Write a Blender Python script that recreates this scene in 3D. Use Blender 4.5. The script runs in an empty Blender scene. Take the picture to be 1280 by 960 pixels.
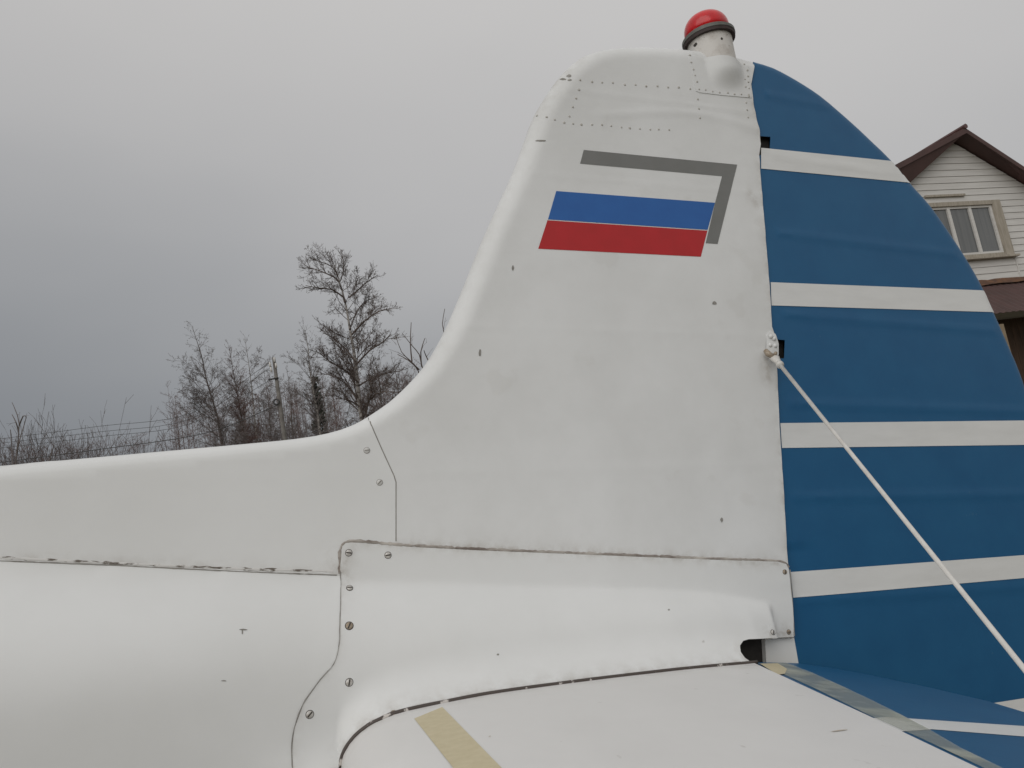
import bpy, bmesh, math, random
import numpy as np
from mathutils import Vector, Matrix
from mathutils.geometry import delaunay_2d_cdt

random.seed(4); RNG = np.random.default_rng(4)
scene = bpy.context.scene
COL = scene.collection

# ------------------------------------------------------------------ camera
F = 995.0; W0, H0 = 1280, 960
def nz(v):
    v = np.array(v, float); return v/np.linalg.norm(v)
Zc = nz([-1084, 6246, -995]); fw = np.array([0, 0, -1.0])
Yc = nz(fw-fw.dot(Zc)*Zc); Xc = np.cross(Yc, Zc)
CM = np.array([Xc, Yc, Zc])                    # camera axes -> world
CAM = np.array([0, 0, 1.65])
cam_d = bpy.data.cameras.new('camera'); cam = bpy.data.objects.new('camera', cam_d); COL.objects.link(cam)
cam_d.sensor_width = 36; cam_d.lens = F/W0*36; cam_d.clip_start = 0.02; cam_d.clip_end = 3000
cam_d.dof.use_dof = False
mw = Matrix.Identity(4)
for i in range(3):
    for j in range(3): mw[i][j] = CM[i][j]
mw.translation = Vector(CAM); cam.matrix_world = mw
scene.camera = cam

# ------------------------------------------------------------------ sky and light (overcast)
SUN_EL, SUN_AZ = math.radians(24), math.radians(205)      # azimuth from +Y clockwise: behind the camera
world = bpy.data.worlds.new('World'); scene.world = world; world.use_nodes = True
nt = world.node_tree; nt.nodes.clear()
def N(t, **k):
    n = nt.nodes.new(t)
    for a_, b_ in k.items(): setattr(n, a_, b_)
    return n
out = N('ShaderNodeOutputWorld'); bg = N('ShaderNodeBackground'); nt.links.new(bg.outputs[0], out.inputs[0])
sky = N('ShaderNodeTexSky'); sky.sky_type = 'NISHITA'; sky.sun_disc = False
sky.sun_elevation = SUN_EL; sky.sun_rotation = SUN_AZ; sky.air_density = 1; sky.dust_density = 4
tc = N('ShaderNodeTexCoord'); sep = N('ShaderNodeSeparateXYZ'); nt.links.new(tc.outputs['Generated'], sep.inputs[0])
def math_n(op, a, b=None, c=None):
    m = N('ShaderNodeMath', operation=op)
    for i, v in enumerate((a, b, c)):
        if v is None: continue
        if isinstance(v, (int, float)): m.inputs[i].default_value = v
        else: nt.links.new(v, m.inputs[i])
    return m.outputs[0]
noise = N('ShaderNodeTexNoise'); noise.inputs['Scale'].default_value = 1.15; noise.inputs['Detail'].default_value = 4
noise.inputs['Roughness'].default_value = 0.45
mp = N('ShaderNodeMapping'); mp.inputs['Scale'].default_value = (1, 1, 2.2); nt.links.new(tc.outputs['Generated'], mp.inputs[0])
nt.links.new(mp.outputs[0], noise.inputs['Vector'])
# cloud deck: darker slate towards the horizon, lighter overhead and to the right (east)
k = math_n('MULTIPLY_ADD', sep.outputs[0], 0.20, sep.outputs[2])
k = math_n('MULTIPLY_ADD', noise.outputs[0], 0.32, k)
k = math_n('SUBTRACT', k, 0.125)
ramp = N('ShaderNodeValToRGB'); nt.links.new(k, ramp.inputs[0])
SKY = [(-0.0, (0.190, 0.203, 0.225)), (0.10, (0.235, 0.247, 0.266)), (0.24, (0.340, 0.347, 0.358)),
       (0.40, (0.485, 0.480, 0.480)), (0.62, (0.615, 0.602, 0.590)), (1.0, (0.66, 0.65, 0.635))]
els = ramp.color_ramp.elements
while len(els) < len(SKY): els.new(0.5)
for e_, (p_, c_) in zip(els, SKY): e_.position = p_; e_.color = (*c_, 1)
ramp.color_ramp.interpolation = 'B_SPLINE'
sc_ = N('ShaderNodeVectorMath', operation='SCALE'); nt.links.new(ramp.outputs[0], sc_.inputs[0]); sc_.inputs['Scale'].default_value = 9.6
mixs = N('ShaderNodeMixRGB'); mixs.inputs[0].default_value = 0.95
nt.links.new(sky.outputs[0], mixs.inputs[1]); nt.links.new(sc_.outputs[0], mixs.inputs[2])
nt.links.new(mixs.outputs[0], bg.inputs[0]); bg.inputs[1].default_value = 0.1

sun_d = bpy.data.lights.new('sun', 'SUN'); sun = bpy.data.objects.new('sun', sun_d); COL.objects.link(sun)
sun_d.energy = 1.32; sun_d.angle = math.radians(70); sun_d.color = (1, 0.985, 0.965)
sdir = Vector((math.sin(SUN_AZ)*math.cos(SUN_EL), math.cos(SUN_AZ)*math.cos(SUN_EL), math.sin(SUN_EL)))
sun.rotation_euler = sdir.to_track_quat('Z', 'Y').to_euler(); sun.location = (0, 0, 30)
vs = scene.view_settings; vs.view_transform = 'Standard'; vs.look = 'None'; vs.gamma = 1; vs.use_curve_mapping = False
vs.exposure = 0.0

# ------------------------------------------------------------------ materials
MATS = {}
def mat(name, col, rough=0.6, metal=0.0, col2=None, nscale=6.0, namt=0.5, bump=0.0, bscale=200.0, spec=0.5,
        coat=0.0, stretch=(1, 1, 1), alpha=None, trans=0.0, lo=0.35, hi=0.65, bump2=0.0, b2scale=8.0, streak=None, grime=False):
    if name in MATS: return MATS[name]
    m = bpy.data.materials.new(name); m.use_nodes = True; t = m.node_tree; b = t.nodes['Principled BSDF']
    b.inputs['Roughness'].default_value = rough; b.inputs['Metallic'].default_value = metal
    b.inputs['Specular IOR Level'].default_value = spec; b.inputs['Coat Weight'].default_value = coat
    b.inputs['Transmission Weight'].default_value = trans
    c = t.nodes.new('ShaderNodeTexCoord'); mpn = t.nodes.new('ShaderNodeMapping'); mpn.inputs['Scale'].default_value = stretch
    t.links.new(c.outputs['Object'], mpn.inputs[0])
    cur = None
    if col2 is not None:
        n = t.nodes.new('ShaderNodeTexNoise'); n.inputs['Scale'].default_value = nscale; n.inputs['Detail'].default_value = 6
        n.inputs['Roughness'].default_value = 0.6
        t.links.new(mpn.outputs[0], n.inputs['Vector'])
        r = t.nodes.new('ShaderNodeMapRange'); r.inputs[1].default_value = lo; r.inputs[2].default_value = hi; r.inputs[4].default_value = namt
        t.links.new(n.outputs[0], r.inputs[0])
        x = t.nodes.new('ShaderNodeMixRGB'); x.inputs[1].default_value = (*col, 1); x.inputs[2].default_value = (*col2, 1)
        t.links.new(r.outputs[0], x.inputs[0]); cur = x.outputs[0]
    if streak is not None:                       # small specks and stains: (scale, threshold, colour, amount)
        ss, th, cc, am = streak
        n = t.nodes.new('ShaderNodeTexNoise'); n.inputs['Scale'].default_value = ss; n.inputs['Detail'].default_value = 5
        t.links.new(mpn.outputs[0], n.inputs['Vector'])
        r = t.nodes.new('ShaderNodeMapRange'); r.inputs[1].default_value = th; r.inputs[2].default_value = th+0.05; r.inputs[4].default_value = am
        t.links.new(n.outputs[0], r.inputs[0])
        x = t.nodes.new('ShaderNodeMixRGB'); x.inputs[2].default_value = (*cc, 1)
        if cur is not None: t.links.new(cur, x.inputs[1])
        else: x.inputs[1].default_value = (*col, 1)
        t.links.new(r.outputs[0], x.inputs[0]); cur = x.outputs[0]
    if grime:                                    # dirt collected along seams: a mesh attribute broken up by noise
        at_ = t.nodes.new('ShaderNodeAttribute'); at_.attribute_name = 'grime'
        n = t.nodes.new('ShaderNodeTexNoise'); n.inputs['Scale'].default_value = 34; n.inputs['Detail'].default_value = 6; n.inputs['Roughness'].default_value = 0.65
        t.links.new(c.outputs['Object'], n.inputs['Vector'])
        r = t.nodes.new('ShaderNodeMapRange'); r.inputs[1].default_value = 0.38; r.inputs[2].default_value = 0.68; t.links.new(n.outputs[0], r.inputs[0])
        q = t.nodes.new('ShaderNodeMath'); q.operation = 'MULTIPLY'; q.use_clamp = True; t.links.new(r.outputs[0], q.inputs[0]); t.links.new(at_.outputs['Fac'], q.inputs[1])
        x = t.nodes.new('ShaderNodeMixRGB'); x.inputs[2].default_value = (0.30, 0.26, 0.21, 1)
        t.links.new(q.outputs[0], x.inputs[0]); t.links.new(cur, x.inputs[1]); cur = x.outputs[0]
    if cur is not None: t.links.new(cur, b.inputs['Base Color'])
    else: b.inputs['Base Color'].default_value = (*col, 1)
    prev = None
    for (amt, s, dist) in ((bump, bscale, 0.0004), (bump2, b2scale, 0.004)):
        if amt > 0:
            n = t.nodes.new('ShaderNodeTexNoise'); n.inputs['Scale'].default_value = s; n.inputs['Detail'].default_value = 3
            t.links.new(c.outputs['Object'], n.inputs['Vector'])
            u_ = t.nodes.new('ShaderNodeBump'); u_.inputs['Strength'].default_value = amt; u_.inputs['Distance'].default_value = dist
            t.links.new(n.outputs[0], u_.inputs['Height'])
            if prev is not None: t.links.new(prev, u_.inputs['Normal'])
            prev = u_.outputs[0]
    if prev is not None: t.links.new(prev, b.inputs['Normal'])
    if alpha is not None: b.inputs['Alpha'].default_value = alpha
    MATS[name] = m; return m

WHITE = (0.725, 0.735, 0.735)
M_fab = mat('fin_white_dope', WHITE, grime=True, rough= 0.55, spec=0.3, col2=(0.645, 0.652, 0.645), nscale=3.5, namt=0.8, bump=0.35, bscale=420, bump2=0.55, b2scale=9, streak=(9, 0.66, (0.52, 0.51, 0.48), 0.15))
M_pan = mat('panel_white_paint', (0.73, 0.74, 0.738), grime=True, rough=0.48, spec=0.35, col2=(0.675, 0.683, 0.675), nscale=4, namt=0.6, bump=0.12, bscale=350, bump2=0.12, b2scale=7, streak=(40, 0.745, (0.35, 0.33, 0.3), 0.5))
M_stab = mat('stabilizer_white_paint', (0.73, 0.725, 0.715), grime=True, rough=0.55, col2=(0.67, 0.663, 0.652), nscale=5, namt=0.6, bump=0.2, bscale=400, stretch=(1, 0.6, 1), bump2=0.15, b2scale=9, streak=(28, 0.72, (0.45, 0.42, 0.40), 0.5))
M_blue = mat('blue_paint', (0.009, 0.090, 0.212), 0.42, col2=(0.012, 0.104, 0.232), nscale=9, namt=0.8, bump=0.25, bscale=300, bump2=0.3, b2scale=7, stretch=(1, 1, 1), spec=0.4, streak=(60, 0.72, (0.05, 0.14, 0.24), 0.4))
M_stripe = mat('stripe_white_paint', (0.71, 0.718, 0.712), 0.5, col2=(0.63, 0.635, 0.625), nscale=14, namt=0.6, bump=0.2, bscale=300, bump2=0.3, b2scale=7, stretch=(0.5, 1, 2.5))
M_grey = mat('grey_decal', (0.165, 0.168, 0.16), 0.5, col2=(0.18, 0.182, 0.175), nscale=20, namt=1)
M_dblue = mat('blue_decal', (0.014, 0.105, 0.36), 0.45, col2=(0.016, 0.115, 0.38), nscale=20, namt=1)
M_dred = mat('red_decal', (0.46, 0.012, 0.016), 0.45, col2=(0.42, 0.012, 0.014), nscale=20, namt=1)
M_seal = mat('dirty_sealant', (0.17, 0.14, 0.12), 0.7, col2=(0.50, 0.47, 0.43), nscale=45, namt=1, lo=0.40, hi=0.66, stretch=(0.35, 1, 1), bump=0.6, bscale=400)
M_seal2 = mat('cracked_paint_line', (0.14, 0.12, 0.10), 0.7, col2=(0.66, 0.655, 0.64), nscale=95, namt=1, lo=0.43, hi=0.50, stretch=(0.35, 1, 1))
M_gap = mat('panel_gap_dirt', (0.20, 0.19, 0.17), 0.8, col2=(0.30, 0.29, 0.27), nscale=50, namt=1)
M_lip = mat('lip_seal', (0.07, 0.055, 0.048), 0.6, col2=(0.55, 0.52, 0.49), nscale=38, namt=1, lo=0.60, hi=0.64, bump=0.5, bscale=300)
M_dark = mat('dark_cavity', (0.018, 0.016, 0.015), 0.8, col2=(0.03, 0.027, 0.025), nscale=60, namt=1)
M_steel = mat('screw_steel', (0.62, 0.61, 0.59), 0.4, metal=0.3, col2=(0.45, 0.42, 0.38), nscale=300, namt=0.8)
M_rust = mat('rusty_screw', (0.30, 0.22, 0.15), 0.6, metal=0.3, col2=(0.4, 0.36, 0.3), nscale=300, namt=1)
M_pscrew = mat('painted_screw', (0.66, 0.66, 0.64), 0.4, col2=(0.55, 0.55, 0.53), nscale=300, namt=1)
M_rivet = mat('rivet_paint', (0.58, 0.57, 0.54), 0.5, col2=(0.36, 0.34, 0.30), nscale=120, namt=1)
M_slot = mat('slot_dark', (0.04, 0.035, 0.03), 0.7, col2=(0.07, 0.06, 0.05), nscale=300, namt=1)
M_tape = mat('masking_tape', (0.60, 0.53, 0.36), 0.6, col2=(0.55, 0.48, 0.31), nscale=60, namt=1, bump=0.3, bscale=300)
M_neck = mat('beacon_neck_paint', (0.62, 0.60, 0.57), 0.5, col2=(0.40, 0.36, 0.32), nscale=38, namt=0.8, lo=0.45, hi=0.75, streak=(90, 0.66, (0.2, 0.17, 0.14), 0.7))
M_ring = mat('beacon_ring', (0.13, 0.135, 0.12), 0.5, col2=(0.09, 0.09, 0.08), nscale=60, namt=1)
M_gask = mat('beacon_gasket', (0.03, 0.022, 0.02), 0.7, col2=(0.05, 0.03, 0.03), nscale=90, namt=1)
M_lens = mat('beacon_red_lens', (0.66, 0.006, 0.010), 0.25, col2=(0.36, 0.006, 0.010), nscale=22, namt=0.8, coat=0.15, bump=0.2, bscale=150)
M_wire = mat('strut_white', (0.66, 0.65, 0.62), 0.4, col2=(0.5, 0.47, 0.43), nscale=40, namt=0.6, bump=0.2, bscale=200)
M_stain = mat('rust_stain', (0.42, 0.34, 0.25), 0.6, col2=(0.6, 0.56, 0.5), nscale=120, namt=1)
M_rubber = mat('tyre_rubber', (0.025, 0.025, 0.025), 0.8, col2=(0.04, 0.04, 0.04), nscale=40, namt=1)

# translucent fabric tape over the elevator gap
def tape_mat():
    m = bpy.data.materials.new('aged_clear_tape'); m.use_nodes = True; t = m.node_tree; b = t.nodes['Principled BSDF']
    b.inputs['Base Color'].default_value = (0.50, 0.52, 0.44, 1); b.inputs['Roughness'].default_value = 0.45
    c = t.nodes.new('ShaderNodeTexCoord'); n = t.nodes.new('ShaderNodeTexNoise'); n.inputs['Scale'].default_value = 13; n.inputs['Detail'].default_value = 5
    t.links.new(c.outputs['Object'], n.inputs['Vector'])
    r = t.nodes.new('ShaderNodeMapRange'); r.inputs[1].default_value = 0.45; r.inputs[2].default_value = 0.72; r.inputs[3].default_value = 0.42; r.inputs[4].default_value = 0.82
    t.links.new(n.outputs[0], r.inputs[0]); t.links.new(r.outputs[0], b.inputs['Alpha']); return m
M_ctape = tape_mat()

# ------------------------------------------------------------------ object helpers
def link(name, me, parent=None, kind=None):
    o = bpy.data.objects.new(name, me); COL.objects.link(o)
    if parent is not None: o.parent = parent
    if kind: o['kind'] = kind
    return o
def mesh(name, v, f, m, smooth=True):
    me = bpy.data.meshes.new(name); me.from_pydata([tuple(map(float, p)) for p in v], [], [tuple(map(int, q)) for q in f]); me.materials.append(m)
    if smooth: me.shade_smooth()
    me.update(); return me
def empty(name, loc, label, cat, group=None, rz=0):
    o = bpy.data.objects.new(name, None); COL.objects.link(o); o.empty_display_size = 0.3
    o.location = loc; o.rotation_euler = (0, 0, rz); o['label'] = label; o['category'] = cat
    if group: o['group'] = group
    return o
def box(v, f, c, s, R=None):
    i = len(v)
    for dx in (-1, 1):
        for dy in (-1, 1):
            for dz in (-1, 1):
                p = np.array([dx*s[0]/2, dy*s[1]/2, dz*s[2]/2])
                if R is not None: p = R@p
                v.append(tuple(np.array(c)+p))
    for q in ((0, 1, 3, 2), (4, 6, 7, 5), (0, 4, 5, 1), (2, 3, 7, 6), (0, 2, 6, 4), (1, 5, 7, 3)): f.append(tuple(i+k_ for k_ in q))
def tube(v, f, pts, rad, sides=8, cap=True, flat=1.0, up=None):
    pts = [np.array(p, float) for p in pts]; n = len(pts); base = len(v)
    ref = None
    for i, p in enumerate(pts):
        d = pts[min(i+1, n-1)]-pts[max(i-1, 0)]; d = d/(np.linalg.norm(d)+1e-9)
        if up is not None: ref = np.array(up, float)
        elif ref is None: ref = np.array([0, 0, 1.0]) if abs(d[2]) < 0.9 else np.array([1.0, 0, 0])
        x = np.cross(ref, d); x /= np.linalg.norm(x)+1e-9; y = np.cross(d, x)
        if up is None: ref = y
        r = rad[i] if hasattr(rad, '__len__') else rad
        for s in range(sides):
            a = 2*math.pi*s/sides; v.append(tuple(p+r*(math.cos(a)*x+flat*math.sin(a)*y)))
    for i in range(n-1):
        for s in range(sides):
            a = base+i*sides+s; b = base+i*sides+(s+1) % sides; f.append((a, b, b+sides, a+sides))
    if cap:
        f.append(tuple(base+s for s in range(sides))[::-1]); f.append(tuple(base+(n-1)*sides+s for s in range(sides)))

# ------------------------------------------------------------------ aircraft frame: a = aft, n = outboard (towards the viewer), u = up along the rudder post
def ray(x, y): return CM@nz([x-640, -(y-480), -F])
AX = ray(3820, 510); NX = nz(np.cross(AX, [0, 0, 1])); UX = nz(np.cross(NX, AX)); UX = UX if UX[2] > 0 else -UX
OR = CAM+ray(640, 480)*1.8
ZB = 1.75                                     # the root empty sits this far below the frame origin
root = empty('aircraft', (0, 0, 0), 'parked light aircraft, white tail fin with flag mark and blue white-striped rudder', 'aircraft')
rm = Matrix.Identity(4)
for i in range(3): rm[i][0] = AX[i]; rm[i][1] = -NX[i]; rm[i][2] = UX[i]
rm.translation = Vector(OR-UX*ZB); root.matrix_world = rm
def on_n(px, py, off=0.0):
    r = ray(px, py); t = ((OR+NX*off-CAM).dot(NX))/r.dot(NX); d = CAM+r*t-OR; return np.array([d.dot(AX), d.dot(UX)])
def conv(px, py, G, off=0.0):                 # picture point lying on the skin n = G(a,u)+off
    o_ = 0.05
    for _ in range(14):
        p = on_n(px, py, o_); o_ = 0.5*o_+0.5*(float(G(np.array([p[0]]), np.array([p[1]]))[0])+off)
    return on_n(px, py, o_)
def on_plane(px, py, P, nrm):                 # (a,n,u) of the picture point on a plane given in the aircraft frame
    Pw = OR+AX*P[0]+NX*P[1]+UX*P[2]; nw = AX*nrm[0]+NX*nrm[1]+UX*nrm[2]
    r = ray(px, py); t = (Pw-CAM).dot(nw)/r.dot(nw); d = CAM+r*t-OR
    return np.array([d.dot(AX), d.dot(NX), d.dot(UX)])

def seg_dist(P, line):
    line = np.array(line); best = np.full(len(P), 1e9)
    for p, q in zip(line[:-1], line[1:]):
        d = q-p; L = d.dot(d)+1e-12; t = np.clip(((P-p)@d)/L, 0, 1)
        best = np.minimum(best, np.linalg.norm(P-(p+t[:, None]*d), axis=1))
    return best
def smooth_line(pts, step=0.02):
    """Catmull-Rom through the points"""
    P = [np.array(p, float) for p in pts]; P = [2*P[0]-P[1]]+P+[2*P[-1]-P[-2]]; out_ = []
    for i in range(1, len(P)-2):
        n = max(2, int(np.linalg.norm(P[i+1]-P[i])/step))
        for k_ in range(n):
            t = k_/n; a0, a1, a2, a3 = P[i-1], P[i], P[i+1], P[i+2]
            out_.append(0.5*((2*a1)+(-a0+a2)*t+(2*a0-5*a1+4*a2-a3)*t*t+(-a0+3*a1-3*a2+a3)*t**3))
    out_.append(P[-2]); return out_

# outline of spine + fin (silhouette, on the centre plane)
spine = [(0, 583), (100, 574), (200, 565), (300, 556), (370, 549), (410, 542), (440, 532), (460, 521)]
le = [(460, 521), (485, 504), (510, 481), (530, 458), (546, 432), (560, 404), (580, 356), (600, 306), (620, 261), (640, 217), (655, 177), (665, 150),
      (678, 127), (695, 102), (712, 84), (732, 71), (760, 64), (800, 62), (855, 65), (900, 71), (936, 80)]
SP = [on_n(*p) for p in spine]; LE = [on_n(*p) for p in le]
FWD = [np.array([-3.6, -0.05]), np.array([-2.4, -0.19]), np.array([-1.95, -0.225]), np.array([-1.45, -0.2])]
OUT = np.array(smooth_line(FWD+SP[:-1]+LE+[on_n(960, 83)], 0.03))
def Gfin(a, u):
    a = np.atleast_1d(a); u = np.atleast_1d(u)
    d = seg_dist(np.stack([a, u], 1), OUT)
    R = 0.026+0.020*np.clip((a+0.35)/0.25, 0, 1)
    x = np.clip(d/R, 0, 1); T = 0.047-0.012*np.clip(u, -1, 1)
    hx_ = np.interp(u, [-0.43, 0, 0.9], [0.66, 0.705, 0.73]); nh = np.exp(-np.clip(hx_-a, 0, 1)/0.035)
    ins = 0.0016*np.exp(-((u-0.69+0.02*np.sin(a*9))/0.010)**2)*np.clip((a-0.2)/0.1, 0, 1)+nh*(0.0016*np.sin(u*47+1.3)*np.sin(u*19)+0.0007*np.sin(u*130))+0.0010*np.exp(-((u-0.735)/0.006)**2)+0.0005*np.exp(-((u+0.20)/0.006)**2)+0.0005*np.exp(-((u-0.12+0.0*a)/0.006)**2)+0.0005*np.exp(-((u-0.50)/0.006)**2)
    return T*np.sqrt(np.maximum(1-(1-x)**2, 0))+ins*(d > 0.03)
# body below the crease
crF = [conv(x, y, Gfin) for x, y in ((0, 700), (200, 708), (418, 719))]
crA = [conv(x, y, Gfin) for x, y in ((445, 722), (540, 725), (640, 729), (740, 732), (826, 735), (888, 739), (963, 752))]
sl = (crF[0][1]-crF[-1][1])/(crF[0][0]-crF[-1][0])
CR = np.array([[-3.6, crF[0][1]+sl*(-3.6-crF[0][0])]]+[list(p) for p in crF]+[list(p) for p in crA]+[[0.9, crA[-1][1]-0.08]])
def lerp(x, tab): t = np.array(tab); return np.interp(x, t[:, 0], t[:, 1])
B_T = [(-3.6, .34), (-1.0, .125), (-.4, .070), (0, .060), (.3, .050), (.5, .036), (.57, .026), (.66, .022), (.9, 0.02)]
H_T = [(-3.6, .42), (-1.0, .27), (-.4, .19), (0, .15), (.3, .10), (.5, .085), (.9, .08)]
FL_T = [(-3.6, 0), (-.62, 0), (-.54, .004), (-.46, .015), (-.40, .028), (-.33, .042), (-.1, .050), (.2, .05), (.45, .045), (.55, .03), (.6, 0), (.9, 0)]
ROOT_PX = [(426, 962), (428, 945), (439, 926), (455, 911), (472, 901), (500, 890), (560, 877), (620, 866), (700, 855), (780, 845), (860, 836), (946, 828)]
UR = np.array([on_n(x, y, 0.165 if x > 600 else 0.17) for x, y in ROOT_PX])
UR = UR[np.argsort(UR[:, 0])]
def u_root(a): return np.interp(a, UR[:, 0], UR[:, 1])
_tt = np.linspace(0, 1, 201)
def _gp(k_):
    d = np.clip(_tt/k_, 0, 1)**1.2*(1-_tt)**1.35; c = np.concatenate([[0], np.cumsum((d[1:]+d[:-1])/2)]); return c/c[-1]
_g1, _g2 = _gp(0.16), _gp(0.10)
EB0, EB1 = conv(963, 752, Gfin), conv(970, 790, Gfin, 0.01)
KB = 3.6
def gprof(t, a):
    t = np.clip(t, 0, 1); m = np.clip((a+0.42)/0.1, 0, 1); return np.interp(t, _tt, _g1)*(1-m)+np.interp(t, _tt, _g2)*m
def Gbody(a, u):
    a = np.atleast_1d(a).astype(float); u = np.atleast_1d(u).astype(float)
    uc = np.interp(a, CR[:, 0], CR[:, 1]); base = Gfin(a, np.maximum(u, uc)); H = lerp(a, H_T); B = lerp(a, B_T)
    aE = EB0[0]+(u-EB0[1])*(EB1[0]-EB0[0])/(EB1[1]-EB0[1]); B = B*np.clip((aE-a)/0.012, 0, 1)
    t = np.maximum((uc-u)/H, 0)
    g1 = base+B*gprof(t, a)
    g2 = (base+B)*np.sqrt(np.maximum(1-(np.maximum(t-1, 0)/(KB-1))**2, 0))
    n = np.where(t < 1, g1, g2)
    w = np.clip(1-(u-u_root(a))/0.085, 0, 1.0)
    low = np.clip(1-(u_root(a)-u-0.02)/0.12, 0, 1)
    n = n+lerp(a, FL_T)*w**2.4*low
    return n

for _ in range(4):
    UR = np.array([conv(x, y, Gbody, 0.003) for x, y in ROOT_PX]); UR = UR[np.argsort(UR[:, 0])]
def inside(P, poly):
    poly = np.array(poly); x, y = P[:, 0], P[:, 1]; res = np.zeros(len(P), bool); j = len(poly)-1
    for i in range(len(poly)):
        xi, yi = poly[i]; xj, yj = poly[j]
        c = ((yi > y) != (yj > y)) & (x < (xj-xi)*(y-yi)/(yj-yi+1e-15)+xi); res ^= c; j = i
    return res
def densify(poly, sp):
    o_ = []
    for p, q in zip(poly, list(poly[1:])+[poly[0]]):
        p = np.array(p, float); q = np.array(q, float); n = max(1, int(np.linalg.norm(q-p)/sp+0.5))
        for k_ in range(n): o_.append(p+(q-p)*k_/n)
    return o_
def patch(poly, sp, G, off=0.0, edge=None, skirt=0.0, mode='fin', mirror=True):
    """Triangulate the outline and lift it onto the skin. Returns local-frame verts, faces (both sides of the aircraft when mirror)."""
    b = densify(poly, sp); b = np.array(b); nb = len(b)
    lo = b.min(0); hi = b.max(0)
    gx, gy = np.meshgrid(np.arange(lo[0], hi[0], sp), np.arange(lo[1], hi[1], sp)); gx[::2] += sp*0.5
    g = np.stack([gx.ravel(), gy.ravel()], 1)
    if edge is not None:                       # finer rows along a rounded outline
        E = np.array(densify(edge, sp)[:-1]); rows = []
        T = np.gradient(E, axis=0); T /= np.linalg.norm(T, axis=1)[:, None]+1e-12; Nn = np.stack([-T[:, 1], T[:, 0]], 1)
        for dd in (0.0012, 0.004, 0.009, 0.016, 0.026):
            for s in (-1, 1): rows.append(E+s*Nn*dd)
        rows = np.concatenate(rows)
        g = g[seg_dist(g, edge) > 0.026+sp*0.4]
        de = seg_dist(rows, edge); rows = rows[de > 0.0009]
        ok = inside(rows, poly) & (seg_dist(rows, np.vstack([b, b[:1]])) > 0.0009)
        rows = rows[ok]
    g = g[inside(g, poly)]; g = g[seg_dist(g, np.vstack([b, b[:1]])) > sp*0.4]
    pts = np.vstack([b, g]+([rows] if edge is not None and len(rows) else []))
    r = delaunay_2d_cdt([Vector(p) for p in pts], [], [list(range(nb))], 1, 1e-7)
    V2 = np.array([[p.x, p.y] for p in r[0]]); faces = [list(q) for q in r[2]]
    h = G(V2[:, 0], V2[:, 1])+off
    if edge is not None and off <= 0: h = np.where(seg_dist(V2, edge) < 1e-5, 0, h)
    if mode == 'fin': V = np.stack([V2[:, 0], -h, V2[:, 1]], 1)           # local (a, -n, u)
    else: V = np.stack([V2[:, 0], -V2[:, 1], h], 1)
    if skirt > 0:
        cnt = {}
        for q in faces:
            for i in range(len(q)):
                k_ = tuple(sorted((q[i], q[(i+1) % len(q)]))); cnt[k_] = cnt.get(k_, 0)+1
        bd = [k_ for k_, c in cnt.items() if c == 1]; idx = sorted({i for k_ in bd for i in k_}); mp_ = {}
        add = []
        for i in idx:
            p = V[i].copy(); 
            if mode == 'fin': p[1] = min(p[1]+skirt, 0)
            else: p[2] -= skirt
            mp_[i] = len(V)+len(add); add.append(p)
        V = np.vstack([V, add])
        for i, j in bd: faces.append([i, j, mp_[j], mp_[i]])
    if mirror:
        n0 = len(V); V = np.vstack([V, V*np.array([1, -1, 1])]); faces += [[i+n0 for i in reversed(q)] for q in faces]
    return V, faces
Z = np.array([0, 0, ZB])
def part(name, V, faces, m, parent=None, smooth=True, weld=True, label=None, kind=None, norm=True, flat_angle=None):
    par = parent or root
    bm = bmesh.new(); vs_ = [bm.verts.new(Vector(np.array(p)+Z)) for p in V]
    for q in faces:
        try: bm.faces.new([vs_[i] for i in q])
        except ValueError: pass
    if weld: bmesh.ops.remove_doubles(bm, verts=bm.verts, dist=2e-5)
    if norm: bmesh.ops.recalc_face_normals(bm, faces=bm.faces)
    me = bpy.data.meshes.new(name); bm.to_mesh(me); bm.free(); me.materials.append(m)
    if smooth: me.shade_smooth()
    if flat_angle: me.set_sharp_from_angle(angle=math.radians(flat_angle))
    o = link(name, me, par, kind)
    if label: o['label'] = label
    return o
def pxs(L, G, off=0.0): return [conv(x, y, G, off) for x, y in L]

# ---------------- fin
hinge_px = [(936, 80), (939, 105), (942, 130), (946, 150), (950, 166), (951, 180), (949, 194), (952, 235), (957, 295), (962, 355), (965, 408), (970, 422), (972, 440), (971, 452), (974, 520), (979, 600), (985, 703)]
HP = pxs(hinge_px, Gfin)
seamP = pxs([(461, 527), (478, 563), (495, 600), (495, 640), (495, 684)], Gfin)
HP[0] = LE[-1]
finpoly = list(smooth_line(LE, 0.02))+HP[1:]+[np.array([HP[-1][0], HP[-1][1]-0.03]), np.array([seamP[-1][0], seamP[-1][1]-0.03])]+seamP[::-1]
finedge = np.array(smooth_line(LE, 0.02))
V, Fc = patch(finpoly, 0.008, Gfin, 0, edge=finedge)
fin = part('fin', V, Fc, M_fab)
# closing web at the back of the fin
v = []; f = []
for p in HP:
    h = float(Gfin(p[0], p[1])[0])-0.001
    v += [(p[0]-0.004, -h, p[1]), (p[0]-0.004, h, p[1])]
for i in range(len(HP)-1): f.append((2*i, 2*i+1, 2*i+3, 2*i+2))
part('fin_spar', v, f, M_fab, fin.parent, smooth=False)

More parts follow.
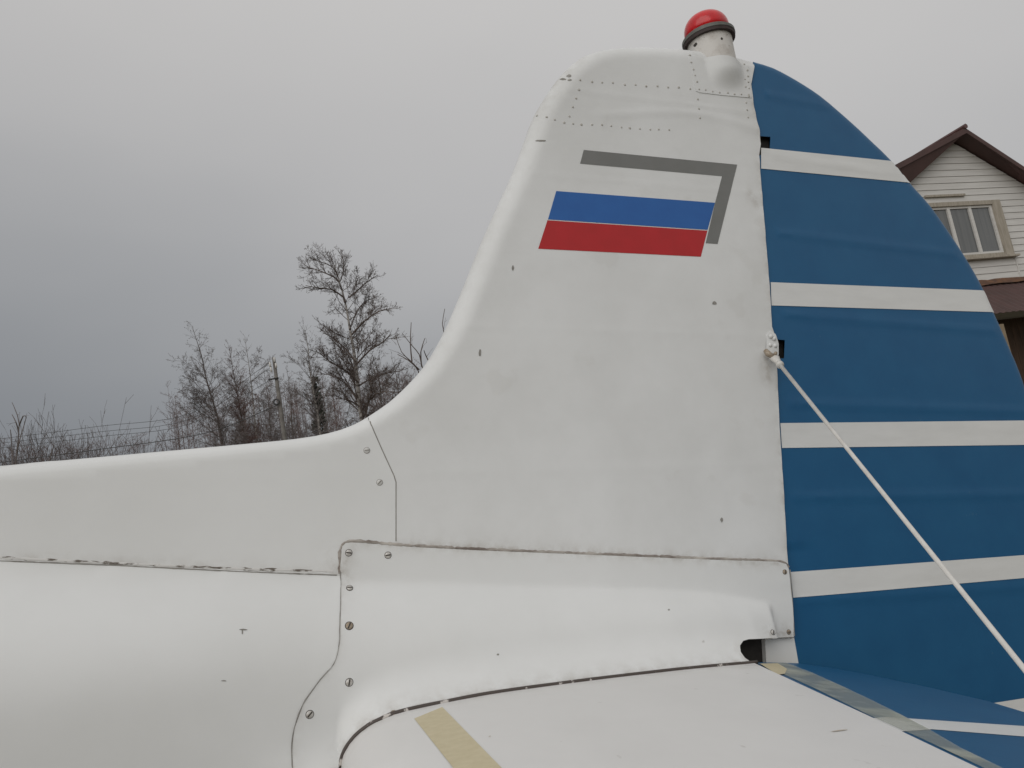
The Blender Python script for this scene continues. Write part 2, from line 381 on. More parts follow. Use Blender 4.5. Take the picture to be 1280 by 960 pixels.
# ---------------- dorsal fairing and fuselage
SPs = smooth_line([OUT[np.argmin(np.abs(OUT[:, 0]+1.9))]]+[np.array([-1.45, float(np.interp(-1.45, OUT[:60, 0], OUT[:60, 1]))])]+SP, 0.03)
SPs = [p for p in SPs]
crl = [np.array([x, np.interp(x, CR[:, 0], CR[:, 1])-0.004]) for x in np.linspace(-1.88, crA[0][0]+0.15, 24)]
dorpoly = SPs+seamP+[np.array([seamP[-1][0], crl[-1][1]])]+crl[::-1]
V, Fc = patch(dorpoly, 0.014, Gfin, 0.0, edge=np.array(SPs))
dorsal = part('dorsal_fairing', V, Fc, M_pan)
split_px = [(426, 715), (426, 740), (425, 780), (424, 805), (417, 830), (400, 850), (379, 880), (368, 910), (365, 935), (366, 962)]
SPL = pxs(split_px, Gbody)
def bottom(a): return np.interp(a, CR[:, 0], CR[:, 1])-KB*0.995*lerp(a, H_T)-0.0
last = SPL[-1]
xs = np.linspace(-3.6, last[0]+0.02, 40)
fus_top = [np.array([x, np.interp(x, CR[:, 0], CR[:, 1])]) for x in np.linspace(-3.6, SPL[0][0], 50)]
fuspoly = fus_top+SPL[1:]+[np.array([last[0]+0.01, -0.9])]+[np.array([x, bottom(x)]) for x in xs[::-1]]
V, Fc = patch(fuspoly, 0.02, Gbody, 0.0)
part('fuselage', V, Fc, M_pan)

# ---------------- tail root fairing (lies over fin, dorsal and fuselage)
fair_top = [(427, 690), (428, 683), (432, 679), (440, 678), (500, 683), (600, 688), (700, 692), (800, 696), (900, 700), (972, 702), (983, 705)]
OFF = 0.003
FT = pxs(fair_top, Gbody, OFF); FE = pxs([(986, 712), (989, 740), (992, 770), (992, 796), (975, 797), (958, 798), (936, 799), (929, 801), (925, 807), (926, 815), (931, 822), (938, 827), (944, 830)], Gbody, OFF)
lx = FE[-1][0]
xs = np.linspace(last[0], lx, 26)
fairpoly = [pxs([(425, 712)], Gbody, OFF)[0]]+FT+FE+[np.array([lx, -0.80])]+[np.array([x, max(bottom(x), -9)]) for x in xs[::-1]]+[p for p in SPL[::-1]]
V, Fc = patch(fairpoly, 0.0062, Gbody, OFF, skirt=0.0028)
fair = part('root_fairing', V, Fc, M_pan, flat_angle=38)

# ---------------- stern post and slot
v = []; f = []
p0, p1, p2, p3 = [on_n(x, y, 0.045) for x, y in ((956, 786), (991, 786), (999, 832), (960, 860))]
for sgn in (-1, 1):
    for p in (p0, p1, p2, p3, (p2[0], -0.95), (p3[0], -0.95)): v.append((p[0], sgn*0.044, p[1]))
f = [(0, 1, 2, 3), (3, 2, 4, 5), (6, 9, 8, 7), (9, 11, 10, 8), (1, 7, 8, 2), (2, 8, 10, 4), (0, 3, 9, 6), (3, 5, 11, 9), (0, 6, 7, 1), (5, 4, 10, 11)]
part('stern_post', v, f, M_pan, smooth=False)
v = []; f = []; box(v, f, (0.50, 0, -0.66), (0.22, 0.06, 0.30)); part('slot_interior', v, f, M_dark, smooth=False)

# ---------------- rudder
rud_px = [(936, 80), (960, 87.5), (990, 102.5), (1020, 121), (1045, 141), (1070, 162.5), (1090, 181), (1110, 200), (1142, 237), (1162, 259), (1197, 309), (1223, 352), (1243, 395), (1262, 438), (1273, 464), (1282, 492)]
RO = [on_n(*p) for p in rud_px]
RO += [np.array(p) for p in ((1.535, -0.17), (1.53, -0.34), (1.49, -0.55), (1.40, -0.76), (1.24, -0.92), (1.0, -1.0), (0.80, -1.02))]
RO[0] = LE[-1]+np.array([0.001, -0.002])
RE = np.array(smooth_line(RO, 0.025))
HB = on_n(990, 832, 0.04)
def a_h(u): return np.interp(u, [HB[1]-0.4, HB[1], HP[-1][1], 0.0, HP[0][1]], [HB[0]-0.02, HB[0], HP[-1][0], HP[12][0], HP[0][0]])
def Grud(a, u):
    a = np.atleast_1d(a); u = np.atleast_1d(u); d = seg_dist(np.stack([a, u], 1), RE)
    s = np.clip((a-a_h(u))/0.85, 0, 1); T = 0.042-0.012*np.clip(u, -1, 1)-0.034*s
    T = np.where(u < -0.4, np.minimum(T, 0.043), T)
    x = np.clip(d/0.022, 0, 1)
    rib = 0
    for ur in (0.80, 0.62, 0.40, 0.18, -0.05, -0.28, -0.52): rib = rib+0.0017*np.exp(-((u-ur+0.02*(a-0.7))/0.010)**2)*(s > 0.03)
    return T*np.sqrt(np.maximum(1-(1-x)**2, 0))*(d < 0.022)+T*(d >= 0.022)+rib*(d > 0.03)
hinge_side = []
notches = [((950, 171), (963, 171), (961, 186), (963, 194), (950, 195)), ((972, 424), (980, 425), (980, 446), (971, 448))]
def hedge(py, dx):     # point on hinge line at given height, moved forward to tuck behind the fin
    hx = np.interp(py, [p[1] for p in hinge_px]+[832], [p[0] for p in hinge_px]+[991]); return conv(hx+dx, py, Grud)
seq = [(960, None), (832, None), (760, None), (700, None), (600, None), (520, None)]
for py in (832, 780, 740, 703, 600, 520, 460): hinge_side.append(hedge(py, -1.0 if py > 700 else -4))
hinge_side += [hedge(448, -4), conv(980, 448, Grud), conv(981, 425, Grud), hedge(424, -4)]
for py in (360, 300, 240, 200): hinge_side.append(hedge(py, -4))
hinge_side += [hedge(194, -5), conv(957, 194, Grud), conv(962, 190, Grud), conv(963, 171, Grud), hedge(170, -5)]
for py in (150, 120, 95): hinge_side.append(hedge(py, -4))
bot = [np.array([0.66, -1.0]), np.array([HB[0]-0.01, -0.9])]
rudpoly = list(RE)+bot+hinge_side
V, Fc = patch(rudpoly, 0.010, Grud, 0.0, edge=RE)
rudder = part('rudder', V, Fc, M_blue)
for (x, y, w, hgt) in ((957, 182, 0.05, 0.06), (976, 436, 0.04, 0.055)):
    v = []; f = []; p = on_n(x, y, 0.03); box(v, f, (p[0]-0.003, 0, p[1]), (w, 0.034, hgt+0.01)); part('hinge_block', v, f, M_dark, smooth=False)
v = []; f = []; q0 = (LE[-1][0]+0.002, LE[-1][1]-0.03); tube(v, f, [(a_h(x)+0.004, 0, x) for x in np.linspace(q0[1], -0.9, 14)], 0.012, 8)
part('hinge_tube', v, f, M_dark)

# white bands painted round the rudder
RP = np.array(rudpoly)
def band(top, bot_, first=None):
    def edge_pts(L):
        p, q = [conv(x, y, Grud) for x, y in L]; d = q-p; pts = []
        for t in np.linspace(0, 3.5, 160):
            r = p+d*t
            if t > 0.2 and (not inside(r[None], RP)[0] or seg_dist(r[None], RE)[0] < 0.0015): break
            pts.append(r)
        return pts
    A = edge_pts(top); B = edge_pts(bot_)
    ia = np.argmin(np.linalg.norm(RE-A[-1], axis=1)); ib = np.argmin(np.linalg.norm(RE-B[-1], axis=1))
    mid = [p for p in RE[min(ia, ib)+1:max(ia, ib)]]
    # pull the trailing points a hair inside
    c = np.mean(RE, axis=0); mid = [p+(c-p)*0.0015 for p in mid]
    return A[::6]+[A[-1]]+mid+[B[-1]]+B[::-6]+[B[0]]
bands = [(((951, 185), (1100, 200)), ((951, 211), (1100, 225))), (((963, 353), (1200, 362)), ((964, 382), (1200, 389))),
         (((975, 529), (1250, 526)), ((977, 560), (1250, 556.5))), (((988, 715), (1250, 696)), ((991, 747), (1250, 725)))]
def clean(poly):
    o_ = [np.array(poly[0])]
    for p in poly[1:]:
        if np.linalg.norm(p-o_[-1]) > 0.002: o_.append(np.array(p))
    if np.linalg.norm(o_[0]-o_[-1]) < 0.002: o_.pop()
    return o_
for t_, b_ in bands:
    poly = clean(band(t_, b_))
    V, Fc = patch(poly, 0.010, Grud, 0.0014, mirror=True)
    part('white_stripe', V, Fc, M_stripe, rudder, label=None)
    rudder.children[-1].location = (0, 0, 0)
t5 = on_n(1237, 878, 0.02); poly5 = [np.array([0.62, t5[1]+0.02]), np.array([1.275, t5[1]-0.045]), np.array([1.23, t5[1]-0.12]), np.array([0.62, t5[1]-0.06])]
e1, e2 = on_n(1237, 878, 0.02), on_n(1280, 872, 0.02); sd = (e2-e1)/(e2-e1)[0]
A = [e1+sd*x for x in (-0.55, -0.3, 0)]; x = e1.copy()
while inside(x[None], RP)[0] and seg_dist(x[None], RE)[0] > 0.002: A.append(x.copy()); x = x+sd*0.01
A = A[:3]+A[-1:]
B = [p+np.array([0, -0.08]) for p in A]; x = B[0].copy(); Bl = []
while inside(x[None], RP)[0] and seg_dist(x[None], RE)[0] > 0.002: Bl.append(x.copy()); x = x+sd*0.01
B5 = [Bl[-1], Bl[len(Bl)//2], Bl[0]]
mid = [p for p in RE if B5[0][1] < p[1] < A[-1][1] and p[0] > 1.2]
V, Fc = patch(clean(A+[p*np.array([0.999, 1]) for p in mid]+B5), 0.014, Grud, 0.0014); part('white_stripe', V, Fc, M_stripe, rudder)

# ---------------- decals on the fin
def decal(name, L, m, off=0.0006, G=Gfin, sp=0.012, par=None, mirror=False, label=None):
    V, Fc = patch(pxs(L, G), sp, G, off, mirror=mirror); return part(name, V, Fc, m, par or fin, label=label)
decal('grey_mark', [(729.6, 187.5), (921.4, 205.9), (896.9, 305.0), (882, 304), (893.8, 253.3), (902.4, 220.3), (725, 204.6)], M_grey)
decal('blue_flag_band', [(695.2, 238.9), (893.6, 253.5), (884.4, 287.3), (684.9, 274.3)], M_dblue)
decal('red_flag_band', [(684.2, 275.4), (884.1, 288.4), (875.9, 321), (672.7, 311)], M_dred)

# ---------------- ribbons: seams, sealant, gaps (raised a little, on the skin)
def ribbon(name, L, w, m, G, off=0.0008, par=None, smooth=True, jit=0.0, step=0.008, px=True, rise=0.0006):
    P = pxs(L, G) if px else [np.array(p) for p in L]
    if smooth and len(P) > 2: P = smooth_line(P, step)
    else: P = densify(P, step)[:-max(1, int(np.linalg.norm(P[-1]-P[0])/step+0.5))] if len(P) > 1 else P
    P = np.array(P); T = np.gradient(P, axis=0); T /= np.linalg.norm(T, axis=1)[:, None]+1e-12; Nn = np.stack([-T[:, 1], T[:, 0]], 1)
    ww = w/2*(1+jit*RNG.normal(size=len(P))); ww = np.clip(ww, w*0.15, w*1.4); c = P+Nn*(jit*0.25*w*RNG.normal(size=len(P)))[:, None]
    rows = [c-Nn*ww[:, None], c, c+Nn*ww[:, None]]; V = []
    for r, o_ in zip(rows, (off*0.3, off+rise, off*0.3)):
        h = G(r[:, 0], r[:, 1])+o_; V.append(np.stack([r[:, 0], -h, r[:, 1]], 1))
    n = len(P); V = np.vstack(V); f = []
    for i in range(n-1):
        for k_ in (0, 1): f.append((k_*n+i, k_*n+i+1, (k_+1)*n+i+1, (k_+1)*n+i))
    return part(name, V, f, m, par)
def line_px(L, n=30):     # straight densified picture line
    L = np.array(L, float); s = np.concatenate([[0], np.cumsum(np.linalg.norm(np.diff(L, axis=0), axis=1))]); t = np.linspace(0, s[-1], n)
    return list(zip(np.interp(t, s, L[:, 0]), np.interp(t, s, L[:, 1])))
ribbon('panel_seam', line_px([(460.5, 523), (478, 563), (495, 600), (495, 681)], 20), 0.0022, M_gap, Gfin, 0.0004, dorsal, smooth=False, rise=0.0002)
ribbon('cracked_edge', line_px([(-500, 673), (0, 697), (140, 704), (300, 711), (416, 714)], 80), 0.0045, M_seal2, Gfin, 0.0006, dorsal, jit=0.25, smooth=True)
ribbon('panel_seam', line_px([(-500, 678), (0, 701), (140, 706.5), (300, 714.5), (421, 719)], 80), 0.0024, M_gap, Gbody, 0.0012, dorsal, jit=0.2, smooth=True)
ribbon('edge_sealant', line_px([(424, 717), (425, 705), (424, 692), (427, 682), (434, 676.5), (446, 676), (500, 681), (600, 686.5), (700, 690.5), (800, 694.5), (900, 698.5), (965, 700.5), (981, 703), (986, 709)], 90), 0.0058, M_seal, Gfin, 0.0016, fair, jit=0.22)
ribbon('panel_seam', split_px, 0.0026, M_gap, Gbody, 0.0033, fair, jit=0.15)
ribbon('panel_seam', line_px([(987, 712), (989.5, 745), (992.5, 795)], 14), 0.0028, M_gap, Gbody, 0.003, fair, jit=0.2)
ribbon('edge_sealant', line_px([(956, 798), (975, 797), (992, 796.5)], 10), 0.0036, M_gap, Gbody, 0.003, fair, jit=0.3)
# bead between fairing and stabilizer
ra = np.array([p[0] for p in UR]); rp = smooth_line([conv(x, y, Gbody, OFF) for x, y in ROOT_PX], 0.008)
v = []; f = []
tube(v, f, [(p[0], -(float(Gbody(p[0], p[1])[0])+OFF+0.001), p[1]+0.001) for p in rp], [0.0040 for p in rp], 8)
part('lip_seal', v, f, M_lip, fair)

def soil(o, spec, inboard=None):
    """spec: list of (polyline in (a,u), reach, strength)"""
    n = len(o.data.vertices); co = np.zeros(n*3); o.data.vertices.foreach_get('co', co); co = co.reshape(-1, 3); P = np.stack([co[:, 0], co[:, 2]-ZB], 1); g_ = np.zeros(n)
    for L, w, k_ in spec: g_ = np.maximum(g_, k_*np.exp(-seg_dist(P, np.array(L))/w))
    if inboard: g_ *= np.exp(-np.clip(np.abs(co[:, 1])-inboard, 0, 9)/0.02)
    at_ = o.data.attributes.new('grime', 'FLOAT', 'POINT'); at_.data.foreach_set('value', g_.astype(np.float32))
topL = pxs(line_px([(424, 717), (425, 692), (434, 676.5), (600, 686.5), (800, 694.5), (986, 705)], 12), Gfin)
rootL = [p for p in UR]; cornL = pxs([(424, 700), (425, 722)], Gbody); aftL = pxs([(940, 826), (930, 822)], Gbody); aft2 = pxs([(962, 792), (990, 793)], Gbody); scr = pxs([(490, 893), (495, 893)], Gbody)
hingeL = HP[2:]
soil(fin, [(topL, 0.010, 0.75), (hingeL, 0.010, 0.45), (pxs([(936, 240), (950, 262)], Gfin), 0.012, 0.5), (LE[3:-4], 0.016, 0.16), (LE[-10:-5], 0.02, 0.35), (pxs([(958, 445), (962, 470)], Gfin), 0.014, 0.8)])
soil(fair, [(topL, 0.008, 0.6), (rootL, 0.011, 0.65), (cornL, 0.016, 0.9), (aftL, 0.014, 0.9), (aft2, 0.014, 0.8), (scr, 0.012, 0.9), (SPL, 0.007, 0.35)])
soil(dorsal, [(crF, 0.008, 0.55), (cornL, 0.016, 0.8)])

# ---------------- rivets and screws
def frame_at(G, a, u):
    e = 0.002; g = float(G(a, u)[0]); ga = (float(G(a+e, u)[0])-g)/e; gu = (float(G(a, u+e)[0])-g)/e
    nrm = nz([-ga, -1, -gu]); x = nz([1, -ga, 0]); y = np.cross(nrm, x)
    return np.array([a, -g, u]), nrm, x, y
def dome(v, f, P, nrm, x, y, r, h, sides=8, flat=False):
    b = len(v); rings = [(1.0, 0.0), (0.9, 0.55), (0.5, 0.93)]
    if flat: rings = [(1.0, 0.0), (1.0, 0.55), (0.86, 1.0)]
    for rr, hh in rings:
        for s in range(sides):
            a = 2*math.pi*s/sides; v.append(P+nrm*h*hh+r*rr*(math.cos(a)*x+math.sin(a)*y))
    v.append(P+nrm*h)
    for k_ in range(2):
        for s in range(sides): f.append((b+k_*sides+s, b+k_*sides+(s+1) % sides, b+(k_+1)*sides+(s+1) % sides, b+(k_+1)*sides+s))
    for s in range(sides): f.append((b+2*sides+s, b+2*sides+(s+1) % sides, b+3*sides))
def rivets(lines, r=0.0032, h=0.0016, G=Gfin, off=0.0, par=None, m=None):
    v = []; f = []
    for L, n in lines:
        for (x, y) in line_px(L, n):
            p = conv(x+random.uniform(-.8, .8), y+random.uniform(-.8, .8), G); P, nn_, x_, y_ = frame_at(G, p[0], p[1]); P = P+nn_*off
            dome(v, f, P, nn_, x_, y_, r*random.uniform(.85, 1.1), h, 8)
    return part('rivets', v, f, m or M_rivet, par or fin, kind='stuff', weld=False)
rivets([([(712, 100), (728, 101), (800, 107), (862, 111)], 12), ([(723, 112), (718, 128), (712, 145)], 4), ([(873, 124), (874, 148)], 3), ([(933, 128), (935, 146)], 3),
        ([(672, 145), (684, 147), (706, 153), (727, 155)], 6), ([(740, 155), (790, 161), (836, 163)], 9)])
# light mount plate
plate_px = [(861, 70), (866, 95), (868, 108), (870, 114), (875, 116), (905, 119.5), (939, 122.5), (937, 100), (934.5, 82), (900, 76)]
iR = np.array([AX, -NX, UX]); wu = iR@np.array([0, 0, 1.0]); pc = on_n(886.5, 53, 0); RN = 0.0610
def Gplate(a, u):
    g_ = Gfin(a, u); w2 = nz([wu[0], wu[2]]); da = a-pc[0]; du = u-pc[1]; along = da*w2[0]+du*w2[1]; perp = da*w2[1]-du*w2[0]
    fade = np.clip((along+0.215)/0.11, 0, 1); fade = fade*fade*(3-2*fade)
    c_ = np.sqrt(np.maximum(RN**2-perp**2, 0))*fade; k_ = 0.018; h = np.clip(0.5+0.5*(c_-g_)/k_, 0, 1)
    return g_*(1-h)+c_*h+k_*h*(1-h)
V, Fc = patch(pxs(plate_px, Gfin), 0.005, Gplate, 0.0016, skirt=0.0014, mirror=True); plate = part('light_mount_plate', V, Fc, M_fab, fin, flat_angle=50)
rivets([([(862, 70), (867, 88), (871, 103)], 5), ([(873, 112), (905, 116), (935, 120)], 8), ([(934, 88), (935, 110)], 4), ([(929, 80), (928, 88), (931, 106), (935, 118)], 5)], r=0.0029, off=0.0016, par=fin)
chipG = Gfin
for (x, y, w, hh) in ((600, 441, 2.2, 5), (641, 335, 2, 4), (902, 650, 2.5, 3.5), (893, 379, 4, 3), (676, 176, 8, 1.5), (703, 99, 5, 1.6), (711, 95, 4, 2.2), (712, 100, 3, 1.4)):
    L = [(x+w*math.cos(t)*random.uniform(.6, 1), y+hh*math.sin(t)*random.uniform(.6, 1)) for t in np.linspace(0, 2*math.pi, 9)[:-1]]
    decal('paint_chip', L, M_gap if y < 105 else M_gap, 0.0006, Gfin, 0.01)
for (x, y, w, hh) in ((304, 787, 6, 1.2), (303, 790, 1.2, 3.5), (280, 851, 4, 1.0), (622, 818, 2, 1.5), (835, 762, 2, 1.2)):
    L = [(x+w*math.cos(t)*random.uniform(.6, 1), y+hh*math.sin(t)*random.uniform(.6, 1)) for t in np.linspace(0, 2*math.pi, 9)[:-1]]
    decal('paint_chip', L, M_gap, 0.0006 if x < 420 else 0.0036, Gbody, 0.01, par=fair)

def screw(px, py, G, off, r, m, slot=0.5, par=None, label=None, h=0.0018):
    p = conv(px, py, G, off); P, nrm, x, y = frame_at(G, p[0], p[1]); P = P+nrm*off
    v = []; f = []; b = 0
    dome(v, f, P-nrm*0.0004, nrm, x, y, r*1.22, 0.0006, 14, True)
    rim = part('washer', v, f, M_gap if m is M_pscrew else M_slot, None, weld=False)
    v = []; f = []; dome(v, f, P, nrm, x, y, r, h, 14, True)
    s = part('screw', v, f, m, root, weld=False, label=label); rim.parent = s
    v = []; f = []; R = np.array([x*math.cos(slot)+y*math.sin(slot), -x*math.sin(slot)+y*math.cos(slot), nrm]).T
    box(v, f, P+nrm*(h*0.8), (r*1.75, r*0.42, h*0.55), R); part('screw_slot', v, f, M_gap if m is M_pscrew else M_slot, s, smooth=False)
screw(436, 691, Gbody, OFF, 0.0062, M_steel, -0.2); screw(485, 694, Gbody, OFF, 0.0062, M_steel, 0.1)
screw(437, 736, Gbody, OFF, 0.0055, M_steel, 0.0); screw(436.5, 783, Gbody, OFF, 0.0068, M_rust, 1.1, label='rusty brown screw head')
screw(436.5, 853, Gbody, OFF, 0.0065, M_steel, 1.4); screw(387, 893, Gbody, OFF, 0.0065, M_steel, 0.8)
screw(492.5, 893, Gbody, OFF, 0.0052, M_rust, 0.4, label='small rusty screw head')
screw(981, 715, Gbody, OFF, 0.0052, M_rust, 1.3, label='rusty brown screw head'); screw(966, 791, Gbody, OFF, 0.0052, M_steel, 1.0); screw(986, 790, Gbody, OFF, 0.0050, M_rust, 0.0)
screw(458.5, 563, Gfin, 0, 0.0058, M_pscrew, 0.1, dorsal, 'screw head painted over in white'); screw(474.5, 603, Gfin, 0, 0.0058, M_pscrew, 0.8, dorsal, 'screw head painted over in white')

# ---------------- stabilizer (heightfields over (a,n)) and elevator
UTOP = float(UR[-1][1]); ALE = float(UR[0][0])
hp0 = on_plane(941, 828, (0, 0.1, UTOP), (0, 0, 1)); hp1 = on_plane(1209.4, 960, (0, 0.1, UTOP), (0, 0, 1))
hd = (hp1-hp0)/(hp1-hp0)[1]
def hinge_a(n): return hp0[0]+hd[0]*(n-hp0[1])
SPAN = 1.62
def Gst(a, n):
    a = np.atleast_1d(a); n = np.atleast_1d(n); ur = np.interp(a, UR[:, 0], UR[:, 1]); dl = a-ALE
    # inboard follows the root section exactly; the nose closes to the chord plane at the leading edge
    return ur-0.02*np.clip((n-1.2)/0.4, 0, 1)**2
def ST_low(a, n):
    c = hinge_a(n)-ALE; s = np.clip((a-ALE)/c, 0, 1); base = UR[0][1]
    return base-0.055*np.sqrt(np.clip(s/0.15, 0, 1))*(1-s)+ (UTOP-0.035-base)*s
xs = ALE+(1-np.cos(np.linspace(0, math.pi/2, 34)))*0.62; ns_ = list(np.linspace(0.02, SPAN, 34)); v = []; f = []
for n in ns_:
    ha = float(hinge_a(n)); tip = math.sqrt(max(0, 1-max(0, (n-SPAN+0.25)/0.25)**2)); row = []
    for s in (1-np.cos(np.linspace(0, math.pi/2, 34))): row.append(s)
    cl = ALE+(1-tip)*0.25
    for s in row:
        a = ALE+s*(ha-ALE); z = float(Gst(a, n)[0]); mz = UR[0][1]; v.append((cl+(a-ALE)*(ha-cl)/(ha-ALE), -n, mz+(z-mz)*(0.3+0.7*tip) if a < ha-1e-6 else z))
    for s in row[::-1]:
        a = ALE+s*(ha-ALE); z = float(ST_low(np.array([a]), n)[0]); v.append((cl+(a-ALE)*(ha-cl)/(ha-ALE), -n, z))
m_ = len(row)*2
for i in range(len(ns_)-1):
    for j in range(m_-1): f.append((i*m_+j, i*m_+j+1, (i+1)*m_+j+1, (i+1)*m_+j))
f.append(tuple(range(m_))); f.append(tuple((len(ns_)-1)*m_+j for j in range(m_)))
n0 = len(v); v2 = [(p[0], -p[1], p[2]) for p in v]
stab = part('stabilizer', v, f, M_stab, flat_angle=40); part('stabilizer', v2, f, M_stab, flat_angle=40)
soil(stab, [(rootL, 0.012, 0.5)], 0.15)
# elevator plane: drooped about the hinge
DR = math.radians(8.5); hdir = nz([hd[0], 1, 0]); fwv = nz(np.cross([0, 0, 1], hdir)); fwv = fwv if fwv[0] > 0 else -fwv
cdir = fwv*math.cos(DR)-np.array([0, 0, 1])*math.sin(DR); enrm = nz(np.cross(hdir, cdir)); enrm = enrm if enrm[2] > 0 else -enrm
EH = np.array([hp0[0]+0.002, hp0[1], UTOP-0.0015])
def Gel(a, n):
    a = np.atleast_1d(a); n = np.atleast_1d(n); return EH[2]-((a-EH[0])*enrm[0]+(n-EH[1])*enrm[1])/enrm[2]
def epx(L, off=0.0): return [on_plane(x, y, EH+enrm*off, enrm)[:2] for x, y in L]
TE = epx([(997, 829), (1040, 835), (1083, 843), (1160, 859), (1237, 877), (1280, 890)])
te_d = (TE[-1]-TE[-2]); te_d = te_d/te_d[1]
tl = TE[-1]+te_d*0.0
# keep the trailing edge roughly parallel to the hinge beyond the frame
tail_pts = [np.array([TE[-1][0]-0.10*(n-TE[-1][1]), n]) for n in (0.9, 1.2)]+[np.array([float(hinge_a(SPAN-0.1))+0.10, SPAN-0.1]), np.array([float(hinge_a(SPAN-0.02))+0.01, SPAN-0.02])]
hin = [np.array([float(hinge_a(n))+0.002, n]) for n in (1.3, 1.0, 0.8, 0.6, 0.4, 0.25, float(hp0[1]))]
inb = [p for p in TE]
elpoly = [epx([(944, 828)])[0], epx([(965, 828)])[0]]+inb+tail_pts+hin[:-1]
elpoly = clean(elpoly)
V, Fc = patch(elpoly, 0.02, Gel, 0, mode='stab', skirt=0.012, mirror=False)
elev = part('elevator', V, Fc, M_blue, flat_angle=35)
lowV = [(p[0], -p[1], float(Gel(p[0], p[1])[0])-0.012) for p in elpoly]
part('elevator_underside', lowV, [tuple(range(len(lowV)))], M_blue, elev, smooth=False)
V2 = np.array(V)*np.array([1, -1, 1]); part('elevator', V2, Fc, M_blue, flat_angle=35)
def edecal(name, L, m, off, label=None, poly=None, sp=0.02):
    V, Fc = patch(poly if poly is not None else epx(L, off), sp, Gel, off, mode='stab', mirror=False); return part(name, V, Fc, m, elev, label=label)
edecal('white_stripe', [(1092, 897.5), (1108, 896), (1180, 901), (1280, 907.5), (1340, 912), (1340, 925), (1280, 920.5), (1165, 911.5), (1124, 914.5)], M_stripe, 0.0006)
edecal('clear_tape', [(947, 829), (982, 828), (1016, 841), (1056, 859), (1092, 876), (1124, 892), (1159, 910), (1200, 934), (1254, 960), (1330, 998), (1310, 1000), (1235, 962), (1150, 922), (1085, 893), (1020, 861), (985, 845)], M_ctape, 0.0014)
edecal('tape_patch', [(950, 829.5), (972, 829), (984, 836), (981, 842), (972, 843.5), (962, 837)], M_tape, 0.0020)
def sdecal(name, poly, m, off=0.0008, label=None):
    V, Fc = patch(poly, 0.012, Gst, off, mode='stab', mirror=False); return part(name, V, Fc, m, stab, label=label)
tl0, tl1 = [np.array([0.014, 0])+on_plane(x, y, (0, 0, UTOP), (0, 0, 1))[:2] for x, y in ((521, 903), (558, 892))]
sdecal('masking_tape', [np.array([tl0[0]-0.004, tl0[1]-0.08]), np.array([tl1[0]-0.004, tl1[1]-0.08]), np.array([-0.240, 0.62]), np.array([-0.250, 1.45]), np.array([-0.306, 1.45]), np.array([-0.293, 0.60])], M_tape)
for (x, y, w, hh) in ((470, 935, 3, 1.5), (612, 918, 1.5, 1), (1050, 920, 12, 1.2)):
    q = on_plane(x, y, (0, 0, UTOP), (0, 0, 1)); sdecal('paint_chip', [np.array([q[0]+w*0.0012*math.cos(t), q[1]+hh*0.002*math.sin(t)]) for t in np.linspace(0, 2*math.pi, 9)[:-1]], M_stain)

# ---------------- anti collision light (stands upright, world vertical)
iR = np.array([AX, -NX, UX])                   # world -> local
wu = iR@np.array([0, 0, 1.0]); bx = nz(np.cross(wu, [0, 1, 0])); by = np.cross(wu, bx)
pc = on_n(886.5, 53, 0); BC = np.array([pc[0], 0, pc[1]])
def lathe(v, f, prof, C_, sides=40, axis=wu, xx=bx, yy=by):
    b = len(v)
    for r, z in prof:
        for s in range(sides):
            a = 2*math.pi*s/sides; v.append(C_+axis*z+r*(math.cos(a)*xx+math.sin(a)*yy))
    for k_ in range(len(prof)-1):
        for s in range(sides): f.append((b+k_*sides+s, b+k_*sides+(s+1) % sides, b+(k_+1)*sides+(s+1) % sides, b+(k_+1)*sides+s))
    f.append(tuple(b+s for s in range(sides))); f.append(tuple(b+(len(prof)-1)*sides+s for s in range(sides)))
R0 = 0.0715
light = None
v = []; f = []; lathe(v, f, [(0.0565, -0.115), (0.058, -0.085), (0.0585, -0.04), (0.0605, 0.0)], BC)
neck = part('beacon_light', v, f, M_neck, root, weld=False, flat_angle=50, label='red domed light on a white neck at the fin top')
v = []; f = []; lathe(v, f, [(0.0605, -0.004), (R0-0.002, -0.004), (R0-0.001, 0.006), (0.06, 0.006)], BC); part('gasket', v, f, M_gask, neck, weld=False, flat_angle=40)
v = []; f = []; lathe(v, f, [(0.060, 0.005), (R0, 0.005), (R0, 0.0135), (R0-0.004, 0.017), (0.058, 0.018)], BC); part('clamp_ring', v, f, M_ring, neck, weld=False, flat_angle=40)
prof = [(0.0605, 0.015)]+[(0.0605*math.cos(t)**0.8, 0.034+0.048*math.sin(t)) for t in np.linspace(0, math.pi/2*0.995, 12)]
v = []; f = []; lathe(v, f, prof, BC); part('red_lens', v, f, M_lens, neck, weld=False)
v = []; f = []
for ang, z in ((-1.0, -0.016), (0.1, -0.02)):
    P = None
# small screws on the neck, facing the viewer
for (x, y) in ((902, 48.5), (870, 55)):
    v = []; f = []; p = on_plane(x, y, (0, 0.058, 0), (0, 1, 0)); tube(v, f, [(p[0], -0.05, p[2]), (p[0], -0.0595, p[2])], 0.0035, 8); part('neck_screw', v, f, M_slot, neck, smooth=False)

